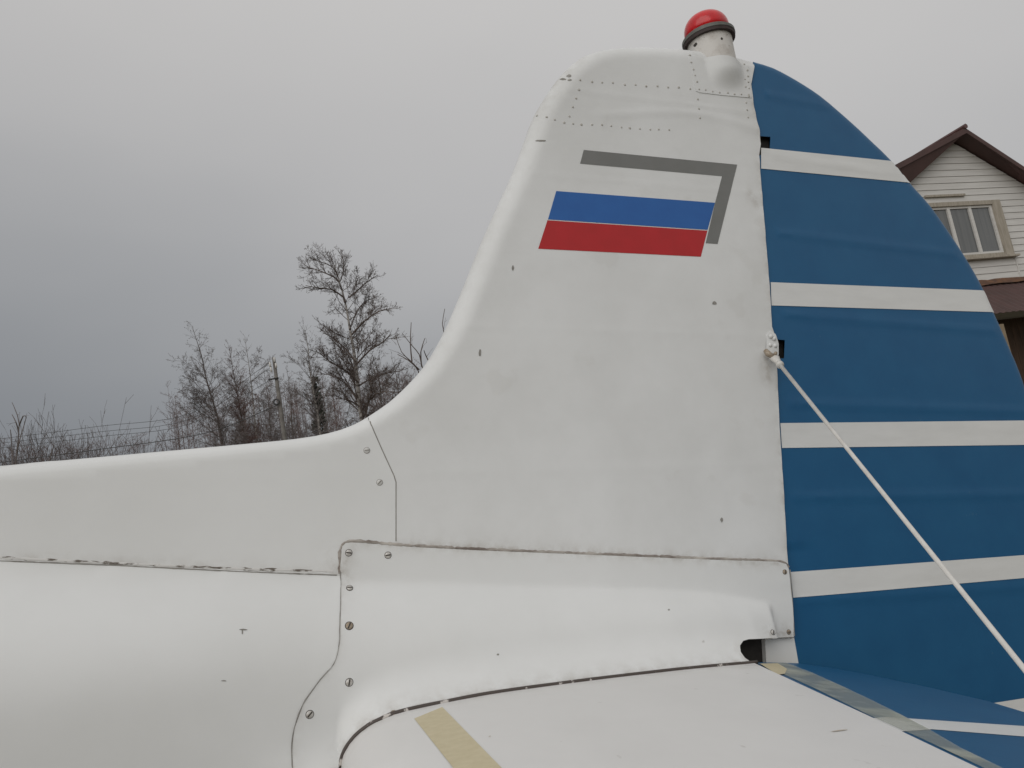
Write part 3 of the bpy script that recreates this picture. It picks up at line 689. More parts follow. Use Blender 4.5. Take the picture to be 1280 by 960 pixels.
# ---------------- hinge bracket, fork and bracing strut
p = conv(966, 436, Gfin); P, nrm, x_, y_ = frame_at(Gfin, p[0], p[1])
poly = pxs([(958, 418), (963, 413), (969, 418), (972, 430), (972, 444), (965, 448), (957, 441)], Gfin)
V, Fc = patch(poly, 0.006, lambda a, u: Gfin(a, u)+0.006*np.clip(1-np.hypot(a-p[0], u-p[1])/0.045, 0, 1), 0.001, skirt=0.002, mirror=False)
brk = part('strut_bracket', V, Fc, M_fab, flat_angle=50)
v = []; f = []
for (x, y) in ((962, 421), (961, 432), (967, 433), (966, 424)):
    q = conv(x, y, Gfin); P, nrm, x1, y1 = frame_at(Gfin, q[0], q[1]); dome(v, f, P+nrm*0.005, nrm, x1, y1, 0.0055, 0.005, 10)
part('bracket_rivets', v, f, M_fab, brk, weld=False, kind='stuff')
def P3(px, py, n): q = on_n(px, py, n); return np.array([q[0], -n, q[1]])
S0 = P3(957, 441, 0.066); S1 = P3(971, 449, 0.075)
EP = on_plane(1400, 998, (0, 0, UTOP), (0, 0, 1)); E3 = np.array([EP[0], -EP[1], UTOP+0.012]); A3 = P3(967, 446, 0.062); dS = nz(E3-A3)
v = []; f = []; tube(v, f, [P3(957, 438, 0.060), P3(960, 442, 0.066), P3(966, 446, 0.070)], [0.006, 0.008, 0.006], 8); tube(v, f, [P3(966, 446, 0.056), P3(970, 441, 0.078)], 0.004, 8)
part('clevis_pin', v, f, M_rust, brk)
v = []; f = []; c = A3
tube(v, f, [c-dS*0.004, c+dS*0.010, c+dS*0.028, c+dS*0.045, c+dS*0.055], [0.012, 0.0125, 0.0095, 0.0075, 0.009], 10, flat=0.7)
tube(v, f, [c+dS*0.052, c+dS*0.060], [0.0095, 0.009], 10)
strut = part('bracing_strut', v, f, M_wire, label='thin white strut from fin bracket down to stabilizer')
v = []; f = []; tube(v, f, [c+dS*0.058, c+dS*0.5, E3-dS*0.05, E3], [0.0046, 0.0038, 0.0034, 0.0036], 12, flat=1.0); part('strut_rod', v, f, M_wire, strut)
v = []; f = []; tube(v, f, [E3+np.array([0, 0, -0.02]), E3+np.array([0, 0, 0.012])], 0.014, 8); part('strut_foot', v, f, M_wire, strut)
v = []; f = []; tube(v, f, [c*np.array([1, -1, 1]), E3*np.array([1, -1, 1])], 0.0063, 8); part('bracing_strut', v, f, M_wire)

# tail wheel below, outside the frame, so that the aircraft stands on the ground
def ground_u(a, n): return (-OR[2]-a*AX[2]-n*NX[2])/UX[2]
aw = -0.75; gu = ground_u(aw, 0); v = []; f = []
tube(v, f, [(aw-0.15, 0, float(bottom(aw-0.15))+0.05), (aw, 0.09, gu+0.16), (aw, 0.0, gu+0.16)], [0.035, 0.025, 0.02], 10); leg = part('tail_wheel_leg', v, f, M_steel)
v = []; f = []; lathe(v, f, [(0.06, -0.05), (0.14, -0.045), (0.155, 0), (0.14, 0.045), (0.06, 0.05)], np.array([aw, 0, gu+0.155]), 28, np.array([0, 1.0, 0]), np.array([1.0, 0, 0]), np.array([0, 0, 1.0])); part('tail_wheel', v, f, M_rubber)

# ------------------------------------------------------------------ ground
M_ground = mat('winter_grass', (0.10, 0.085, 0.05), 0.95, col2=(0.16, 0.14, 0.09), nscale=0.6, namt=1, streak=(3.0, 0.6, (0.05, 0.06, 0.025), 0.8))
v = []; f = []; n = 60
gs = [(-1)**(0)*x for x in np.linspace(-1, 1, n)]
gs = [math.copysign(abs(x)**2.5*1500, x) for x in gs]
for y in gs:
    for x in gs: v.append((x, y, 0.06*math.sin(x*0.15)*math.sin(y*0.11)*min(1, abs(x)/30+abs(y)/30)-0.0))
for i in range(n-1):
    for j in range(n-1): f.append((i*n+j, i*n+j+1, (i+1)*n+j+1, (i+1)*n+j))
g = link('ground', mesh('ground', v, f, M_ground), None, 'structure'); g['label'] = 'flat dull winter grass under the aircraft and trees'

# ------------------------------------------------------------------ house
HX = ray(3500, 143); HX[2] = 0; HX = nz(HX); MX = np.cross(HX, [0, 0, 1])
hw = CAM+ray(1190, 178)/ray(1190, 178)[1]*18.0
M_sid = mat('siding_white', (0.62, 0.61, 0.585), 0.6, col2=(0.54, 0.525, 0.50), nscale=3, namt=1, stretch=(0.4, 1, 6), bump=0.3, bscale=40)
M_roof = mat('roof_maroon_metal', (0.105, 0.050, 0.047), 0.5, col2=(0.085, 0.042, 0.040), nscale=2, namt=1)
M_soff = mat('soffit_maroon', (0.085, 0.044, 0.040), 0.7, col2=(0.065, 0.036, 0.032), nscale=3, namt=1)
M_case = mat('weathered_casing', (0.40, 0.36, 0.30), 0.7, col2=(0.28, 0.25, 0.20), nscale=5, namt=1, stretch=(6, 1, 0.5))
M_glass = mat('window_glass', (0.10, 0.105, 0.105), 0.08, col2=(0.14, 0.145, 0.145), nscale=1.5, namt=1, stretch=(6, 1, 0.3), spec=0.6, coat=0.2)
M_rustm = mat('rusty_flashing', (0.16, 0.075, 0.035), 0.8, col2=(0.075, 0.04, 0.028), nscale=6, namt=1)
M_timb = mat('brown_timber', (0.085, 0.048, 0.028), 0.8, col2=(0.05, 0.03, 0.018), nscale=4, namt=1, stretch=(5, 1, 0.4))
M_post = mat('pale_post', (0.26, 0.20, 0.13), 0.8, col2=(0.2, 0.15, 0.1), nscale=4, namt=1)
house = empty('house', (hw[0], hw[1], 0), 'white clapboard house with maroon gable roof and rusty porch roof behind the rudder', 'house', rz=math.atan2(HX[1], HX[0]))
# local: x along the facade, -y towards the viewer, z up. wall apex z = 8.37
ZA = 8.37; PITCH = 0.60; HWID = 4.2; DEP = 9.0
def hpart(name, v, f, m, par=None, smooth=False, label=None, kind=None, loc=None):
    o = link(name, mesh(name, v, f, m, smooth), par or house, kind)
    if label: o['label'] = label
    if loc is not None: o.location = loc
    return o
v = [(-HWID, 0, 0), (HWID, 0, 0), (HWID, 0, ZA-PITCH*HWID), (0, 0, ZA), (-HWID, 0, ZA-PITCH*HWID)]
v += [(x, DEP, z) for x, y, z in v]
hpart('wall', v, [(0, 1, 2, 3, 4), (9, 8, 7, 6, 5), (1, 6, 7, 2), (0, 4, 9, 5), (0, 5, 6, 1), (2, 7, 8, 3), (3, 8, 9, 4)], M_sid)
WX0, WX1, WZ0, WZ1 = -1.68, 0.88, 5.49, 6.86
z = 4.95; meshes = {}
while z < ZA-0.08:
    half = min(HWID, (ZA-z-0.01)/PITCH); half2 = min(HWID, max(0.02, (ZA-z-0.158)/PITCH))
    segs = [(-half, half)]
    if z+0.155 > WZ0 and z < WZ1: segs = [(-half, WX0-0.003), (WX1+0.003, half)]
    for s0, s1 in segs:
        if s1-s0 < 0.05: continue
        t0 = s0 if abs(s0) < half-1e-6 else math.copysign(half2, s0); t1 = s1 if abs(s1) < half-1e-6 else math.copysign(half2, s1)
        o0, o1 = -0.030, -0.014
        v = [(s0, o0, z), (s1, o0, z), (t1, o1, z+0.156), (t0, o1, z+0.156), (s0, -0.002, z), (s1, -0.002, z), (t1, -0.002, z+0.156), (t0, -0.002, z+0.156)]
        hpart('siding_board', v, [(0, 1, 2, 3), (0, 4, 5, 1), (3, 2, 6, 7), (0, 3, 7, 4), (1, 5, 6, 2)], M_sid)
    z += 0.16
v = []; f = []; box(v, f, (0.93, -0.03, 5.21), (0.035, 0.03, 0.54)); hpart('joint_strip', v, f, M_sid)
v = []; f = []; box(v, f, (-0.72, -0.05, 7.03), (1.2, 0.05, 0.05)); hpart('wall_rail', v, f, M_case)
# window
win = []
v = []; f = []
for c_, s_ in (((WX1-0.13, -0.035, (WZ0+WZ1)/2), (0.26, 0.11, WZ1-WZ0)), ((WX0+0.09, -0.035, (WZ0+WZ1)/2), (0.18, 0.11, WZ1-WZ0)),
               (((WX0+WX1)/2-0.04, -0.036, WZ1-0.05), (WX1-WX0-0.45, 0.10, 0.10)), (((WX0+WX1)/2-0.04, -0.036, WZ0+0.04), (WX1-WX0-0.45, 0.10, 0.08))): box(v, f, c_, s_)
window = hpart('window', v, f, M_case)
v = []; f = []; box(v, f, ((WX0+WX1)/2, -0.08, WZ0-0.025), (WX1-WX0+0.14, 0.16, 0.045)); hpart('sill', v, f, M_case, window)
v = []; f = []
for x in (-1.42, -0.725, -0.07, 0.58): box(v, f, (x, -0.022, 6.17), (0.085 if abs(x) < 1 and x < 0.5 else 0.07, 0.05, 1.20))
for zz in (6.735, 5.60): box(v, f, (-0.42, -0.018, zz), (2.02, 0.045, 0.06))
hpart('window_frame', v, f, M_sid, window)
for x0, x1 in ((-1.38, -0.77), (-0.68, -0.115), (-0.025, 0.54)):
    v = []; f = []; box(v, f, ((x0+x1)/2, -0.006, 6.17), (x1-x0, 0.006, 1.08)); hpart('pane', v, f, M_glass, window)
# roof: two corrugated slopes with a front overhang; the left verge flares up
OH = 0.40
def slope(sx, edgeslope, wid):
    v = []; f = []; nr = 46
    ys = np.linspace(-OH, DEP+0.4, nr)
    for j in range(nr):
        k_ = max(0, 1-(ys[j]+OH)/1.2); ps = PITCH+(edgeslope-PITCH)*k_ 
        zz = 0.02*(j % 2)
        for i in range(5):
            x = wid*i/4; v.append((sx*x, ys[j], 8.52-ps*x+zz))
    for j in range(nr-1):
        for i in range(4): f.append((j*5+i, j*5+i+1, (j+1)*5+i+1, (j+1)*5+i))
    n1 = len(v); v += [(x, y, z-0.045) for x, y, z in v]; f += [tuple(n1+i for i in reversed(q)) for q in f]
    for i in range(4): f.append((i, n1+i, n1+i+1, i+1))
    for j in range(nr-1): a = j*5+4; f.append((a, n1+a, n1+a+5, a+5))
    return v, f
v, f = slope(1, 0.665, HWID+0.6); rf = hpart('roof', v, f, M_roof)
v, f = slope(-1, 0.37, HWID+0.6); hpart('roof', v, f, M_roof)
v = []; f = []
for sx, es in ((1, 0.665), (-1, 0.37)):
    L = HWID+0.6; a0 = np.array([0, -OH-0.012, 8.44]); a1 = np.array([sx*L, -OH-0.012, 8.44-es*L]); i = len(v)
    for p in (a0, a1):
        for dz in (-0.05, 0.075):
            for dy in (-0.012, 0.012): v.append((p[0], p[1]+dy, p[2]+dz))
    f += [(i, i+1, i+3, i+2), (i+4, i+6, i+7, i+5), (i, i+2, i+6, i+4), (i+1, i+5, i+7, i+3), (i+2, i+3, i+7, i+6), (i, i+4, i+5, i+1)]
hpart('verge_board', v, f, M_soff, rf)
# soffit boarding under the overhang (closes from verge to wall)
v = []; f = []
for sx, es in ((1, 0.665), (-1, 0.37)):
    L = HWID; i = len(v)
    v += [(0, -OH, 8.42), (sx*L, -OH, 8.42-es*L), (sx*L, -0.01, ZA+0.03-PITCH*L), (0, -0.01, ZA+0.03)]; f.append((i, i+1, i+2, i+3))
hpart('soffit', v, f, M_soff, rf)
v = []; f = []; tube(v, f, [(0, -OH-0.05, 8.55), (0, DEP+0.4, 8.55)], 0.06, 8); hpart('ridge_cap', v, f, M_roof, rf)
# porch
v = []; f = []; nr = 90
for i, x in enumerate(np.linspace(-HWID, HWID, nr)):
    zz = 0.022*(i % 2)
    for (y, z_) in ((-0.02, 4.90), (-0.6, 4.42), (-1.2, 3.93)): v.append((x, y, z_+zz))
for i in range(nr-1):
    for k_ in (0, 1): f.append((i*3+k_, i*3+k_+1, i*3+k_+4, i*3+k_+3))
porch = hpart('porch_roof', v, f, M_soff)
v = []; f = []; i = 0
n_ = 40
for i, x in enumerate(np.linspace(-HWID, HWID, n_)): v += [(x, -0.045, 4.955+random.uniform(-.012, .02)), (x, -0.22, 4.80+random.uniform(-.02, .02))]
for i in range(n_-1): f.append((2*i, 2*i+1, 2*i+3, 2*i+2))
hpart('flashing', v, f, M_rustm, porch)
for x in np.arange(-4.1, 4.1, 0.2):
    v = []; f = []; box(v, f, (0, 0, 0), (0.192, 0.03, 4.0)); hpart('timber_plank', v, f, M_timb, loc=(x, -0.02, 2.0))
for x in (-4.0, -1.4, 0.25, 1.2, 4.0):
    v = []; f = []; box(v, f, (0, 0, 0), (0.12, 0.12, 3.7)); hpart('porch_post', v, f, M_post, loc=(x, -0.5 if 0 < x < 1 else -1.05, 1.87))

# ------------------------------------------------------------------ bare trees
M_bark = mat('birch_bark', (0.30, 0.28, 0.26), 0.8, col2=(0.07, 0.06, 0.055), nscale=3, namt=1, stretch=(1, 1, 2), lo=0.45, hi=0.6)
M_bark2 = mat('dark_bark', (0.075, 0.058, 0.050), 0.9, col2=(0.11, 0.09, 0.08), nscale=3, namt=1)
M_twig = mat('twig_brown', (0.115, 0.088, 0.077), 0.9, col2=(0.085, 0.065, 0.057), nscale=0.5, namt=1)
M_twigg = mat('twig_grey', (0.17, 0.15, 0.145), 0.9, col2=(0.13, 0.11, 0.105), nscale=0.5, namt=1)
M_twigr = mat('twig_reddish', (0.150, 0.092, 0.080), 0.9, col2=(0.115, 0.075, 0.066), nscale=0.5, namt=1)
M_spruce = mat('spruce_needles', (0.035, 0.045, 0.032), 0.9, col2=(0.05, 0.05, 0.04), nscale=2, namt=1)
def at(px, py, Y):
    r = ray(px, py); return CAM+r*(Y/r[1])
def rnd(s=1.0): return np.array([random.gauss(0, s), random.gauss(0, s), random.gauss(0, s)])
def thin(v, f, p, q, r0, r1):
    """three-sided tapering twig segment"""
    dx = q[0]-p[0]; dy = q[1]-p[1]; dz = q[2]-p[2]; l = math.sqrt(dx*dx+dy*dy+dz*dz)+1e-9; dx /= l; dy /= l; dz /= l
    x0 = dy*0.1-dz*0.9; x1 = dz*0.3-dx*0.1; x2 = dx*0.9-dy*0.3; l = math.sqrt(x0*x0+x1*x1+x2*x2)+1e-9; x0 /= l; x1 /= l; x2 /= l
    y0 = dy*x2-dz*x1; y1 = dz*x0-dx*x2; y2 = dx*x1-dy*x0; b = len(v)
    for c_, r in ((p, r0), (q, r1)):
        for ca, sa in ((1, 0), (-0.5, 0.866), (-0.5, -0.866)):
            a = r*ca; e = r*sa; v.append((c_[0]+a*x0+e*y0, c_[1]+a*x1+e*y1, c_[2]+a*x2+e*y2))
    f.append((b, b+1, b+4, b+3)); f.append((b+1, b+2, b+5, b+4)); f.append((b+2, b, b+3, b+5))
GS = random.gauss
def branch(v, f, p, d, L, r, lvl, droop, dens, minr=0.006, spread=0.75, rise=0.0):
    n = max(2, int(3+L*0.8)) if lvl < 3 else 2
    seg = L/n; pts = [(p[0], p[1], p[2])]; rs = [r]; cx, cy, cz = p[0], p[1], p[2]; dx, dy, dz = d[0], d[1], d[2]; w = 0.10+0.03*lvl
    for i in range(n):
        dx += GS(0, w); dy += GS(0, w); dz += GS(0, w)+rise*0.12-(droop*0.16 if lvl >= 2 else 0); l = math.sqrt(dx*dx+dy*dy+dz*dz)+1e-9; dx /= l; dy /= l; dz /= l
        cx += dx*seg; cy += dy*seg; cz += dz*seg; pts.append((cx, cy, cz)); rs.append(max(minr*0.7, r*(1-(i+1)/n*0.85)))
    for i in range(n): thin(v, f, pts[i], pts[i+1], rs[i], rs[i+1])
    if lvl >= 4: return
    k_ = int(dens[lvl]*L/(1.0 if lvl < 2 else 0.6)+random.random()) if lvl < 3 else int(dens[3])
    sp = spread*0.75
    for j in range(k_):
        t = random.uniform(0.18, 1.0); i = min(n-1, int(t*n)); fr = t*n-i; A = pts[i]; B = pts[i+1]
        ex, ey, ez = B[0]-A[0], B[1]-A[1], B[2]-A[2]; l = math.sqrt(ex*ex+ey*ey+ez*ez)+1e-9
        q = (A[0]+ex*fr, A[1]+ey*fr, A[2]+ez*fr); gx = ex/l+GS(0, sp); gy = ey/l+GS(0, sp); gz = ez/l+GS(0, sp)+0.12; m = math.sqrt(gx*gx+gy*gy+gz*gz)+1e-9
        branch(v, f, q, (gx/m, gy/m, gz/m), L*random.uniform(0.28, 0.5)*(1.15-0.5*t), max(minr, rs[i]*0.55), lvl+1, droop, dens, minr, spread, rise)
def make_tree(name, label, trunk_px, Y, r0, limbs, crown_mat, bark_mat, droop=0.6, dens=(1.6, 2.6, 3.0, 2), group=None, first=0.25, limblen=0.26, ang=0.75, minr=0.010, hand=None, cat='tree', narrow=1.0, rise=0.6):
    P = [at(x, y, Y) for x, y in trunk_px]; P = [p+np.array([0, random.uniform(-.2, .2), 0]) for p in P]
    P = sorted(P, key=lambda p: p[2]); b = P[0]+(P[0]-P[1])/(P[0]-P[1])[2]*(-P[0][2]); b[2] = -0.05
    b = P[0]+np.array([(P[0]-P[-1])[0]*0.15, 0, 0]); b[2] = -0.05; P = [b]+P; T = smooth_line(P, 0.5)
    org = np.array([b[0], b[1], 0]); Ht = T[-1][2]
    root_ = empty(name, org, label, cat, group)
    v = []; f = []; rr = [max(minr, r0*(1-t_[2]/Ht)**0.9+minr) for t_ in T]
    tube(v, f, [t_-org for t_ in T], rr, 7); link('trunk', mesh('trunk', v, f, bark_mat), root_)
    v = []; f = []
    if hand:
        for L, rad in hand:
            pts = [at(x, y, Y+k2) for (x, y, k2) in L]; pts = smooth_line(pts, 0.6); n = len(pts)
            tube(v, f, [p-org for p in pts], [rad*(1-0.8*i/n)+minr*0.6 for i in range(n)], 5, cap=False)
            for i in range(1, n-1):
                d0 = nz(pts[i+1]-pts[i-1]); tot = n*0.6
                for _ in range(3): branch(v, f, pts[i]-org, nz(d0+rnd(0.55)+np.array([0, 0, 0.25])), random.uniform(0.6, 1.6)*(1.1-0.5*i/n), rad*0.35, 2, droop, dens, minr, 0.8, rise)
    for i in range(limbs):
        t = first+(1-first)*(i+random.random())/limbs; z_ = t*Ht; k_ = min(range(len(T)), key=lambda q: abs(T[q][2]-z_)); q = T[k_]-org
        az = random.uniform(0, 2*math.pi); prof = 0.16+0.84*math.sin(math.pi*(0.27+0.73*(t-first)/(1-first)))
        L = Ht*limblen*prof*random.uniform(0.65, 1.15)*narrow
        el = ang*random.uniform(0.6, 1.25); d = np.array([math.cos(az)*math.cos(el), math.sin(az)*math.cos(el), math.sin(el)])
        branch(v, f, q, d, L, max(minr*1.5, rr[k_]*0.4), 1, droop, dens, minr, 0.8, rise)
    link('crown', mesh('crown', v, f, crown_mat, False), root_)
    return root_
GB = 'bare trees standing behind the aircraft'
# the tall forked birch, its big limbs as seen
make_tree('birch_tree', 'tallest bare birch with crooked crown just left of the fin', [(456, 545), (449, 500), (443, 450), (437, 412), (431, 378), (424, 350), (416, 328), (411, 316)], 46, 0.22, 34, M_twig, M_bark, droop=0.1,
          dens=(1.7, 4.2, 6.0, 4), first=0.36, limblen=0.15, minr=0.007, group=GB,
          hand=[([(431, 378, 0), (424, 352, .3), (408, 342, .6), (392, 336, .8), (384, 334, 1)], 0.056), ([(430, 372, 0), (415, 362, -.4), (398, 360, -.8), (382, 357, -1)], 0.050),
                ([(436, 372, 0), (446, 364, .4), (458, 353, .6), (472, 344, .8)], 0.050), ([(424, 350, 0), (416, 334, -.3), (400, 327, -.6), (386, 322, -.8)], 0.037), ([(425, 352, 0), (430, 335, .4), (426, 312, .6)], 0.031),
                ([(440, 418, 0), (455, 402, -.6), (472, 390, -1.0), (484, 386, -1.2)], 0.056), ([(437, 412, 0), (445, 392, .7), (455, 378, 1.2), (470, 372, 1.6)], 0.043),
                ([(444, 452, 0), (432, 436, .8), (415, 422, 1.4), (404, 416, 1.8)], 0.050), ([(446, 455, 0), (462, 438, -.8), (478, 428, -1.6), (488, 418, -2)], 0.056),
                ([(448, 478, 0), (430, 462, -1), (412, 452, -1.8), (400, 441, -2.2)], 0.056), ([(449, 482, 0), (466, 472, 1), (486, 466, 1.8), (500, 464, 2.2)], 0.056),
                ([(450, 505, 0), (430, 478, 1), (410, 468, 1.6), (395, 468, 2)], 0.050), ([(453, 512, 0), (470, 492, -1), (492, 490, -1.6), (505, 492, -2)], 0.050), ([(452, 510, 0), (436, 500, -.8), (420, 498, -1.2)], 0.043)])
make_tree('birch_tree', 'leftmost tall bare birch with drooping pale twigs and leaning dark trunk', [(276, 548), (268, 510), (258, 475), (252, 448), (246, 425), (241, 408)], 58, 0.17, 80, M_twigg, M_bark2, droop=0.7, dens=(1.6, 3.2, 4.6, 3), first=0.3, limblen=0.17, group=GB, minr=0.007)
make_tree('bare_tree', 'narrow dense reddish bare tree right of the leftmost birch', [(305, 548), (300, 510), (294, 475), (289, 448), (286, 430)], 60, 0.14, 130, M_twigr, M_bark2, droop=0.2, dens=(1.6, 3.2, 4.6, 3), first=0.25, limblen=0.13, ang=0.95, group=GB, minr=0.007)
make_tree('birch_tree', 'thin pale birch with wispy top between dark tree and pole', [(322, 548), (316, 505), (313, 470), (309, 440), (306, 420)], 64, 0.13, 50, M_twigg, M_bark, droop=0.7, dens=(1.6, 3.2, 4.6, 3), first=0.3, limblen=0.18, group=GB, minr=0.007)
make_tree('birch_tree', 'pale drooping birch between the pole and tallest birch', [(400, 545), (394, 505), (388, 465), (384, 432), (379, 405)], 56, 0.16, 80, M_twigg, M_bark, droop=0.7, dens=(1.6, 3.2, 4.6, 3), first=0.3, limblen=0.16, ang=0.95, group=GB, minr=0.007)
make_tree('bare_tree', 'dark bare tree directly behind the tallest birch, low crown', [(478, 520), (474, 480), (468, 450), (462, 438)], 66, 0.14, 60, M_twig, M_bark2, droop=0.4, dens=(1.6, 3.2, 4.6, 3), limblen=0.22, group=GB, minr=0.008)
make_tree('bare_tree', 'dark bare tree right of the tallest birch, near the fin edge', [(500, 510), (497, 480), (492, 455), (488, 445)], 70, 0.14, 50, M_twig, M_bark2, droop=0.4, dens=(1.6, 3.2, 4.6, 3), limblen=0.2, group=GB, minr=0.008)
make_tree('bare_tree', 'short grey bare tree just right of the concrete pole', [(366, 548), (364, 510), (361, 475), (358, 458)], 72, 0.12, 30, M_twigg, M_bark2, droop=0.6, dens=(1.6, 3.2, 4.6, 3), limblen=0.22, group=GB, minr=0.008)
make_tree('bare_tree', 'short grey bare tree just left of the concrete pole', [(340, 548), (337, 515), (333, 485), (330, 462)], 72, 0.12, 30, M_twigg, M_bark2, droop=0.6, dens=(1.6, 3.2, 4.6, 3), limblen=0.2, group=GB, minr=0.008)
# small dark spruce right of the pale birch
def spruce(label, px0, top, Y):
    b = at(*px0, Y); t = at(*top, Y); org = np.array([b[0], b[1], 0]); Ht = t[2]
    r_ = empty('spruce_tree', org, label, 'tree'); v = []; f = []; tube(v, f, [(0, 0, -0.05), (t[0]-b[0], 0, Ht)], [0.12, 0.02], 6); link('trunk', mesh('trunk', v, f, M_bark2), r_)
    v = []; f = []
    for i in range(420):
        s = random.random()**0.8; z_ = 0.12*Ht+s*0.88*Ht; R = (1-s)*Ht*0.11+0.1; az = random.uniform(0, 6.283); c_ = np.array([(t[0]-b[0])*s, 0, z_])
        d = np.array([math.cos(az), math.sin(az), -0.25]); e = c_+d*R*random.uniform(0.6, 1.1)
        for j in range(5):
            q = c_+(e-c_)*(0.25+0.18*j); w = 0.22; s_ = rnd(0.14); i0 = len(v)
            v += [q, q+s_+np.array([0, 0, -w*0.8]), q+d*w+rnd(0.05)]; f.append((i0, i0+1, i0+2))
    link('foliage', mesh('foliage', v, f, M_spruce, False), r_)
spruce('small dark spruce tucked between two bare birches left of the fin', (400, 560), (393, 470), 62)
# far wood: one mass of low bare trees behind everything
v = []; f = []
for i in range(360):
    x = random.uniform(215, 565) if i < 230 else random.uniform(-30, 215); top = 505+random.gauss(0, 10)-(22 if 330 < x < 560 else 0)-(14 if 440 < x else 0); top = top if i < 230 else 564-0.07*x+random.gauss(0, 5); Y = random.uniform(78, 110); b = at(x, 560, Y); t = at(x-6, top, Y); Ht = t[2]
    base = np.array([b[0], b[1], 0.0]); thin(v, f, base, np.array([t[0], t[1], Ht]), 0.045, 0.01)
    for k_ in range(34 if i < 230 else 24):
        s = random.uniform(0.12, 1); q = base+np.array([(t[0]-b[0])*s, 0, Ht*s]); az = random.uniform(0, 6.28); el = random.uniform(0.3, 1.1)
        branch(v, f, q, np.array([math.cos(az)*math.cos(el), math.sin(az)*math.cos(el), math.sin(el)]), random.uniform(1.2, 2.6)*(1.2-s*0.7), 0.014, 3, 0.3, (0, 0, 0, 6), 0.009)
far = link('far_wood', mesh('far_wood', v, f, M_twigr, False), None, 'stuff'); far['label'] = 'low brown mass of distant bare trees along the horizon'; far['category'] = 'wood'
# far round willow and thicket to the left
def bush(name, label, px, base_y, top_y, Y, wid, n_stem, m, grp=None, r=0.012, spread=0.35, lv=2, dens=(1, 1.6, 1.6, 2), cat='bush'):
    b = at(px, base_y, Y); t = at(px, top_y, Y); org = np.array([b[0], b[1], 0]); Ht = t[2]; r_ = empty(name, org, label, cat, grp); v = []; f = []
    for i in range(n_stem):
        d = nz([random.gauss(0, spread), random.gauss(0, spread), 1]); L = Ht*random.uniform(0.55, 0.92)/max(0.6, d[2])
        branch(v, f, np.array([random.uniform(-wid, wid), random.uniform(-wid, wid), 0]), d, L, r*2.2, lv, 0.0, dens, r, 0.42, 0.9)
    link('stems', mesh('stems', v, f, m, False), r_); return r_
bush('willow_bush', 'far rounded grey bush low at the left edge', 40, 600, 550, 85, 2.2, 60, M_twigg, r=0.02, spread=0.3, dens=(1, 1, 0.9, 4))
for k_, (x, ty, lab) in enumerate(((106, 541, 'leftmost sparse bare shrub above the fuselage spine'), (137, 517, 'shrub with the tallest single upright stem above the spine'), (173, 526, 'dense upright shrub in the middle of the row above the spine'),
                             (196, 532, 'upright shrub right of the dense one above the spine'), (229, 526, 'dark forked shrub nearest the leftmost birch'))):
    bush('bare_shrub', lab, x, 600, ty, 34, 0.5, (3, 5, 8, 6, 6)[k_], M_twig, 'bare shrubs showing above the spine', r=0.009, spread=0.16, dens=(1, 1, 0.9, 1))
def sapling(label, limbs, Y, r, m):
    b = at(limbs[0][0][0], 640, Y); org = np.array([b[0], b[1], 0]); r_ = empty('sapling', org, label, 'tree'); v = []; f = []
    for L in limbs:
        pts = [at(x, y, Y+random.uniform(-.15, .15)) for x, y in L]; pts = smooth_line(pts, 0.2); n = len(pts)
        if L[0][1] > 560 or L is limbs[0]: pts = [np.array([b[0]+random.uniform(-.1, .1), b[1], 0])]+pts; n += 1
        tube(v, f, [p-org for p in pts], [r*(1-0.7*i/n) for i in range(n)], 5, cap=False)
        for i in range(2, n-1, 4): branch(v, f, pts[i]-org, nz(nz(pts[i+1]-pts[i-1])+rnd(0.5)), random.uniform(.12, .3), r*0.35, 3, 0, (0, 0, 0, 1), r*0.2, 0.7)
    link('stems', mesh('stems', v, f, m, False), r_)
sapling('near sapling with upright stems at the left edge of the picture', [[(18, 600), (21, 565), (24, 530), (19, 512), (15, 503)], [(24, 532), (29, 520), (33, 521)], [(16, 590), (15, 560), (13, 537)], [(20, 575), (24, 552), (30, 532), (33, 521)], [(23, 538), (20, 528), (15, 518)], [(58, 590), (65, 565), (68, 554)]], 14, 0.014, M_twigg)
sapling('bare branches poking up behind the fin leading edge', [[(530, 500), (523, 464), (512, 450), (502, 440), (494, 418)], [(540, 500), (527, 456), (524, 443), (515, 432), (503, 417)], [(515, 452), (513, 430), (514, 403)], [(527, 458), (526, 440), (531, 423)], [(524, 462), (510, 450), (497, 443)], [(545, 470), (533, 446), (530, 438)], [(540, 500), (556, 440), (556, 420), (553, 405), (556, 386)]], 11, 0.011, M_twig)

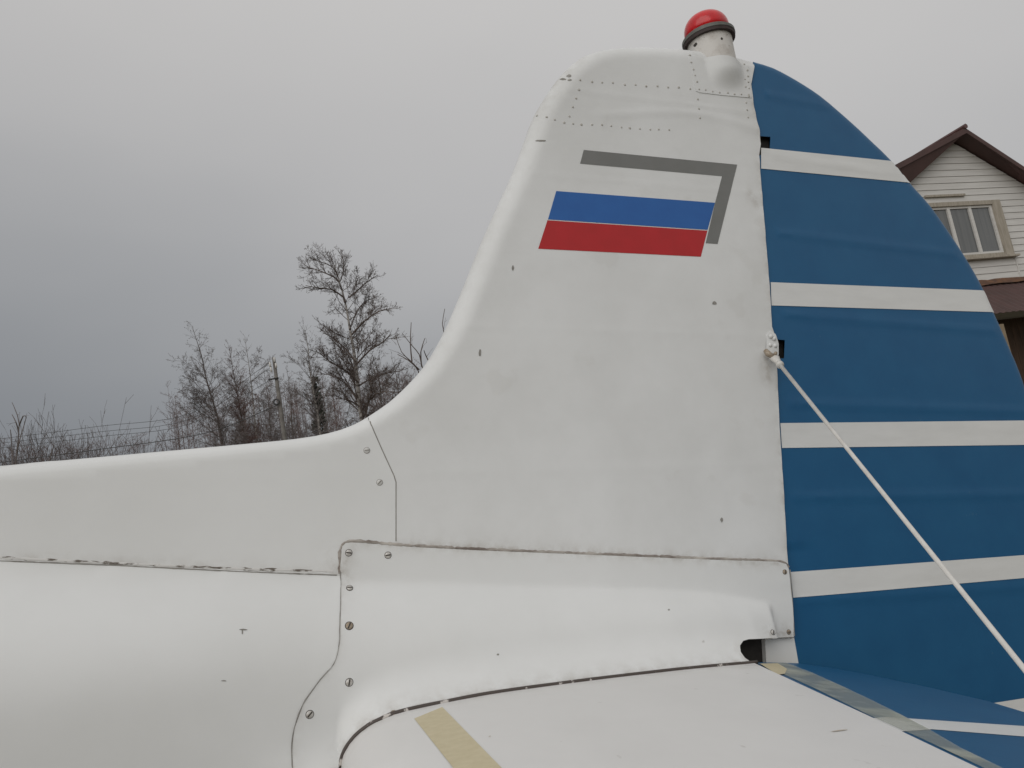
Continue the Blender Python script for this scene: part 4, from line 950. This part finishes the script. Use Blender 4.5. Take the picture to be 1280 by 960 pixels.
# ------------------------------------------------------------------ utility pole and wires
M_conc = mat('pole_concrete', (0.17, 0.16, 0.145), 0.85, col2=(0.11, 0.10, 0.09), nscale=3, namt=1)
M_cable = mat('cable_dark', (0.03, 0.03, 0.032), 0.6, col2=(0.05, 0.05, 0.05), nscale=5, namt=1)
Yp = 44; b = at(353, 548, Yp); t = at(342, 447, Yp); org = np.array([b[0]+0.2, b[1], 0])
pole = empty('utility_pole', org, 'tapered concrete utility pole among the bare trees', 'utility pole')
v = []; f = []; tp = t-org; tube(v, f, [(0, 0, -0.1), tp*0.5, tp], [0.19, 0.14, 0.09], 10); link('shaft', mesh('shaft', v, f, M_conc), pole)
v = []; f = []; q = at(347, 503, Yp)-org; ring = [q+np.array([0.15*math.cos(a), -0.22, 0.15*math.sin(a)]) for a in np.linspace(0, 2*math.pi, 17)]; tube(v, f, ring, 0.05, 6, cap=False); link('cable_coil', mesh('cable_coil', v, f, M_cable), pole)
for x, y in ((338.5, 456), (344, 450), (346, 457), (340, 462)):
    v = []; f = []; q = at(x, y, Yp)-org; tube(v, f, [q+np.array([0, -0.14, -0.15]), q+np.array([0, -0.14, 0.12])], 0.055, 6); link('insulator', mesh('insulator', v, f, M_sid), pole)
v = []; f = []; q = at(343, 474, Yp)-org; tube(v, f, [q+np.array([-.28, -.15, 0]), q+np.array([.28, -.15, 0])], 0.05, 6); link('crossbar', mesh('crossbar', v, f, M_cable), pole)
for lab, L, Y, r in (('upper faint power line sloping up to the pole', [(-60, 556), (0, 548.6), (122, 533), (240, 516), (338.5, 452)], 44, 0.012), ('second faint power line below the upper one', [(-60, 561), (0, 554), (122, 540), (240, 523), (340, 458)], 44, 0.012),
                     ('third faint power line above the thick cable', [(-60, 568), (0, 560), (122, 546), (240, 529), (346, 470)], 44, 0.012), ('thick dark cable lowest of the lines above the spine', [(-60, 585), (0, 578), (122, 562), (258, 541), (348, 506)], 43.8, 0.022)):
    P = [at(x, y, Y) for x, y in L]; P = smooth_line(P, 1.0); org = np.array([P[0][0], P[0][1], P[0][2]]); v = []; f = []; tube(v, f, [p-org for p in P], r, 5, cap=False)
    o = link('power_line', mesh('power_line', v, f, M_cable)); o.location = org; o['label'] = lab; o['category'] = 'power line'; o['group'] = 'overhead lines running to the pole'
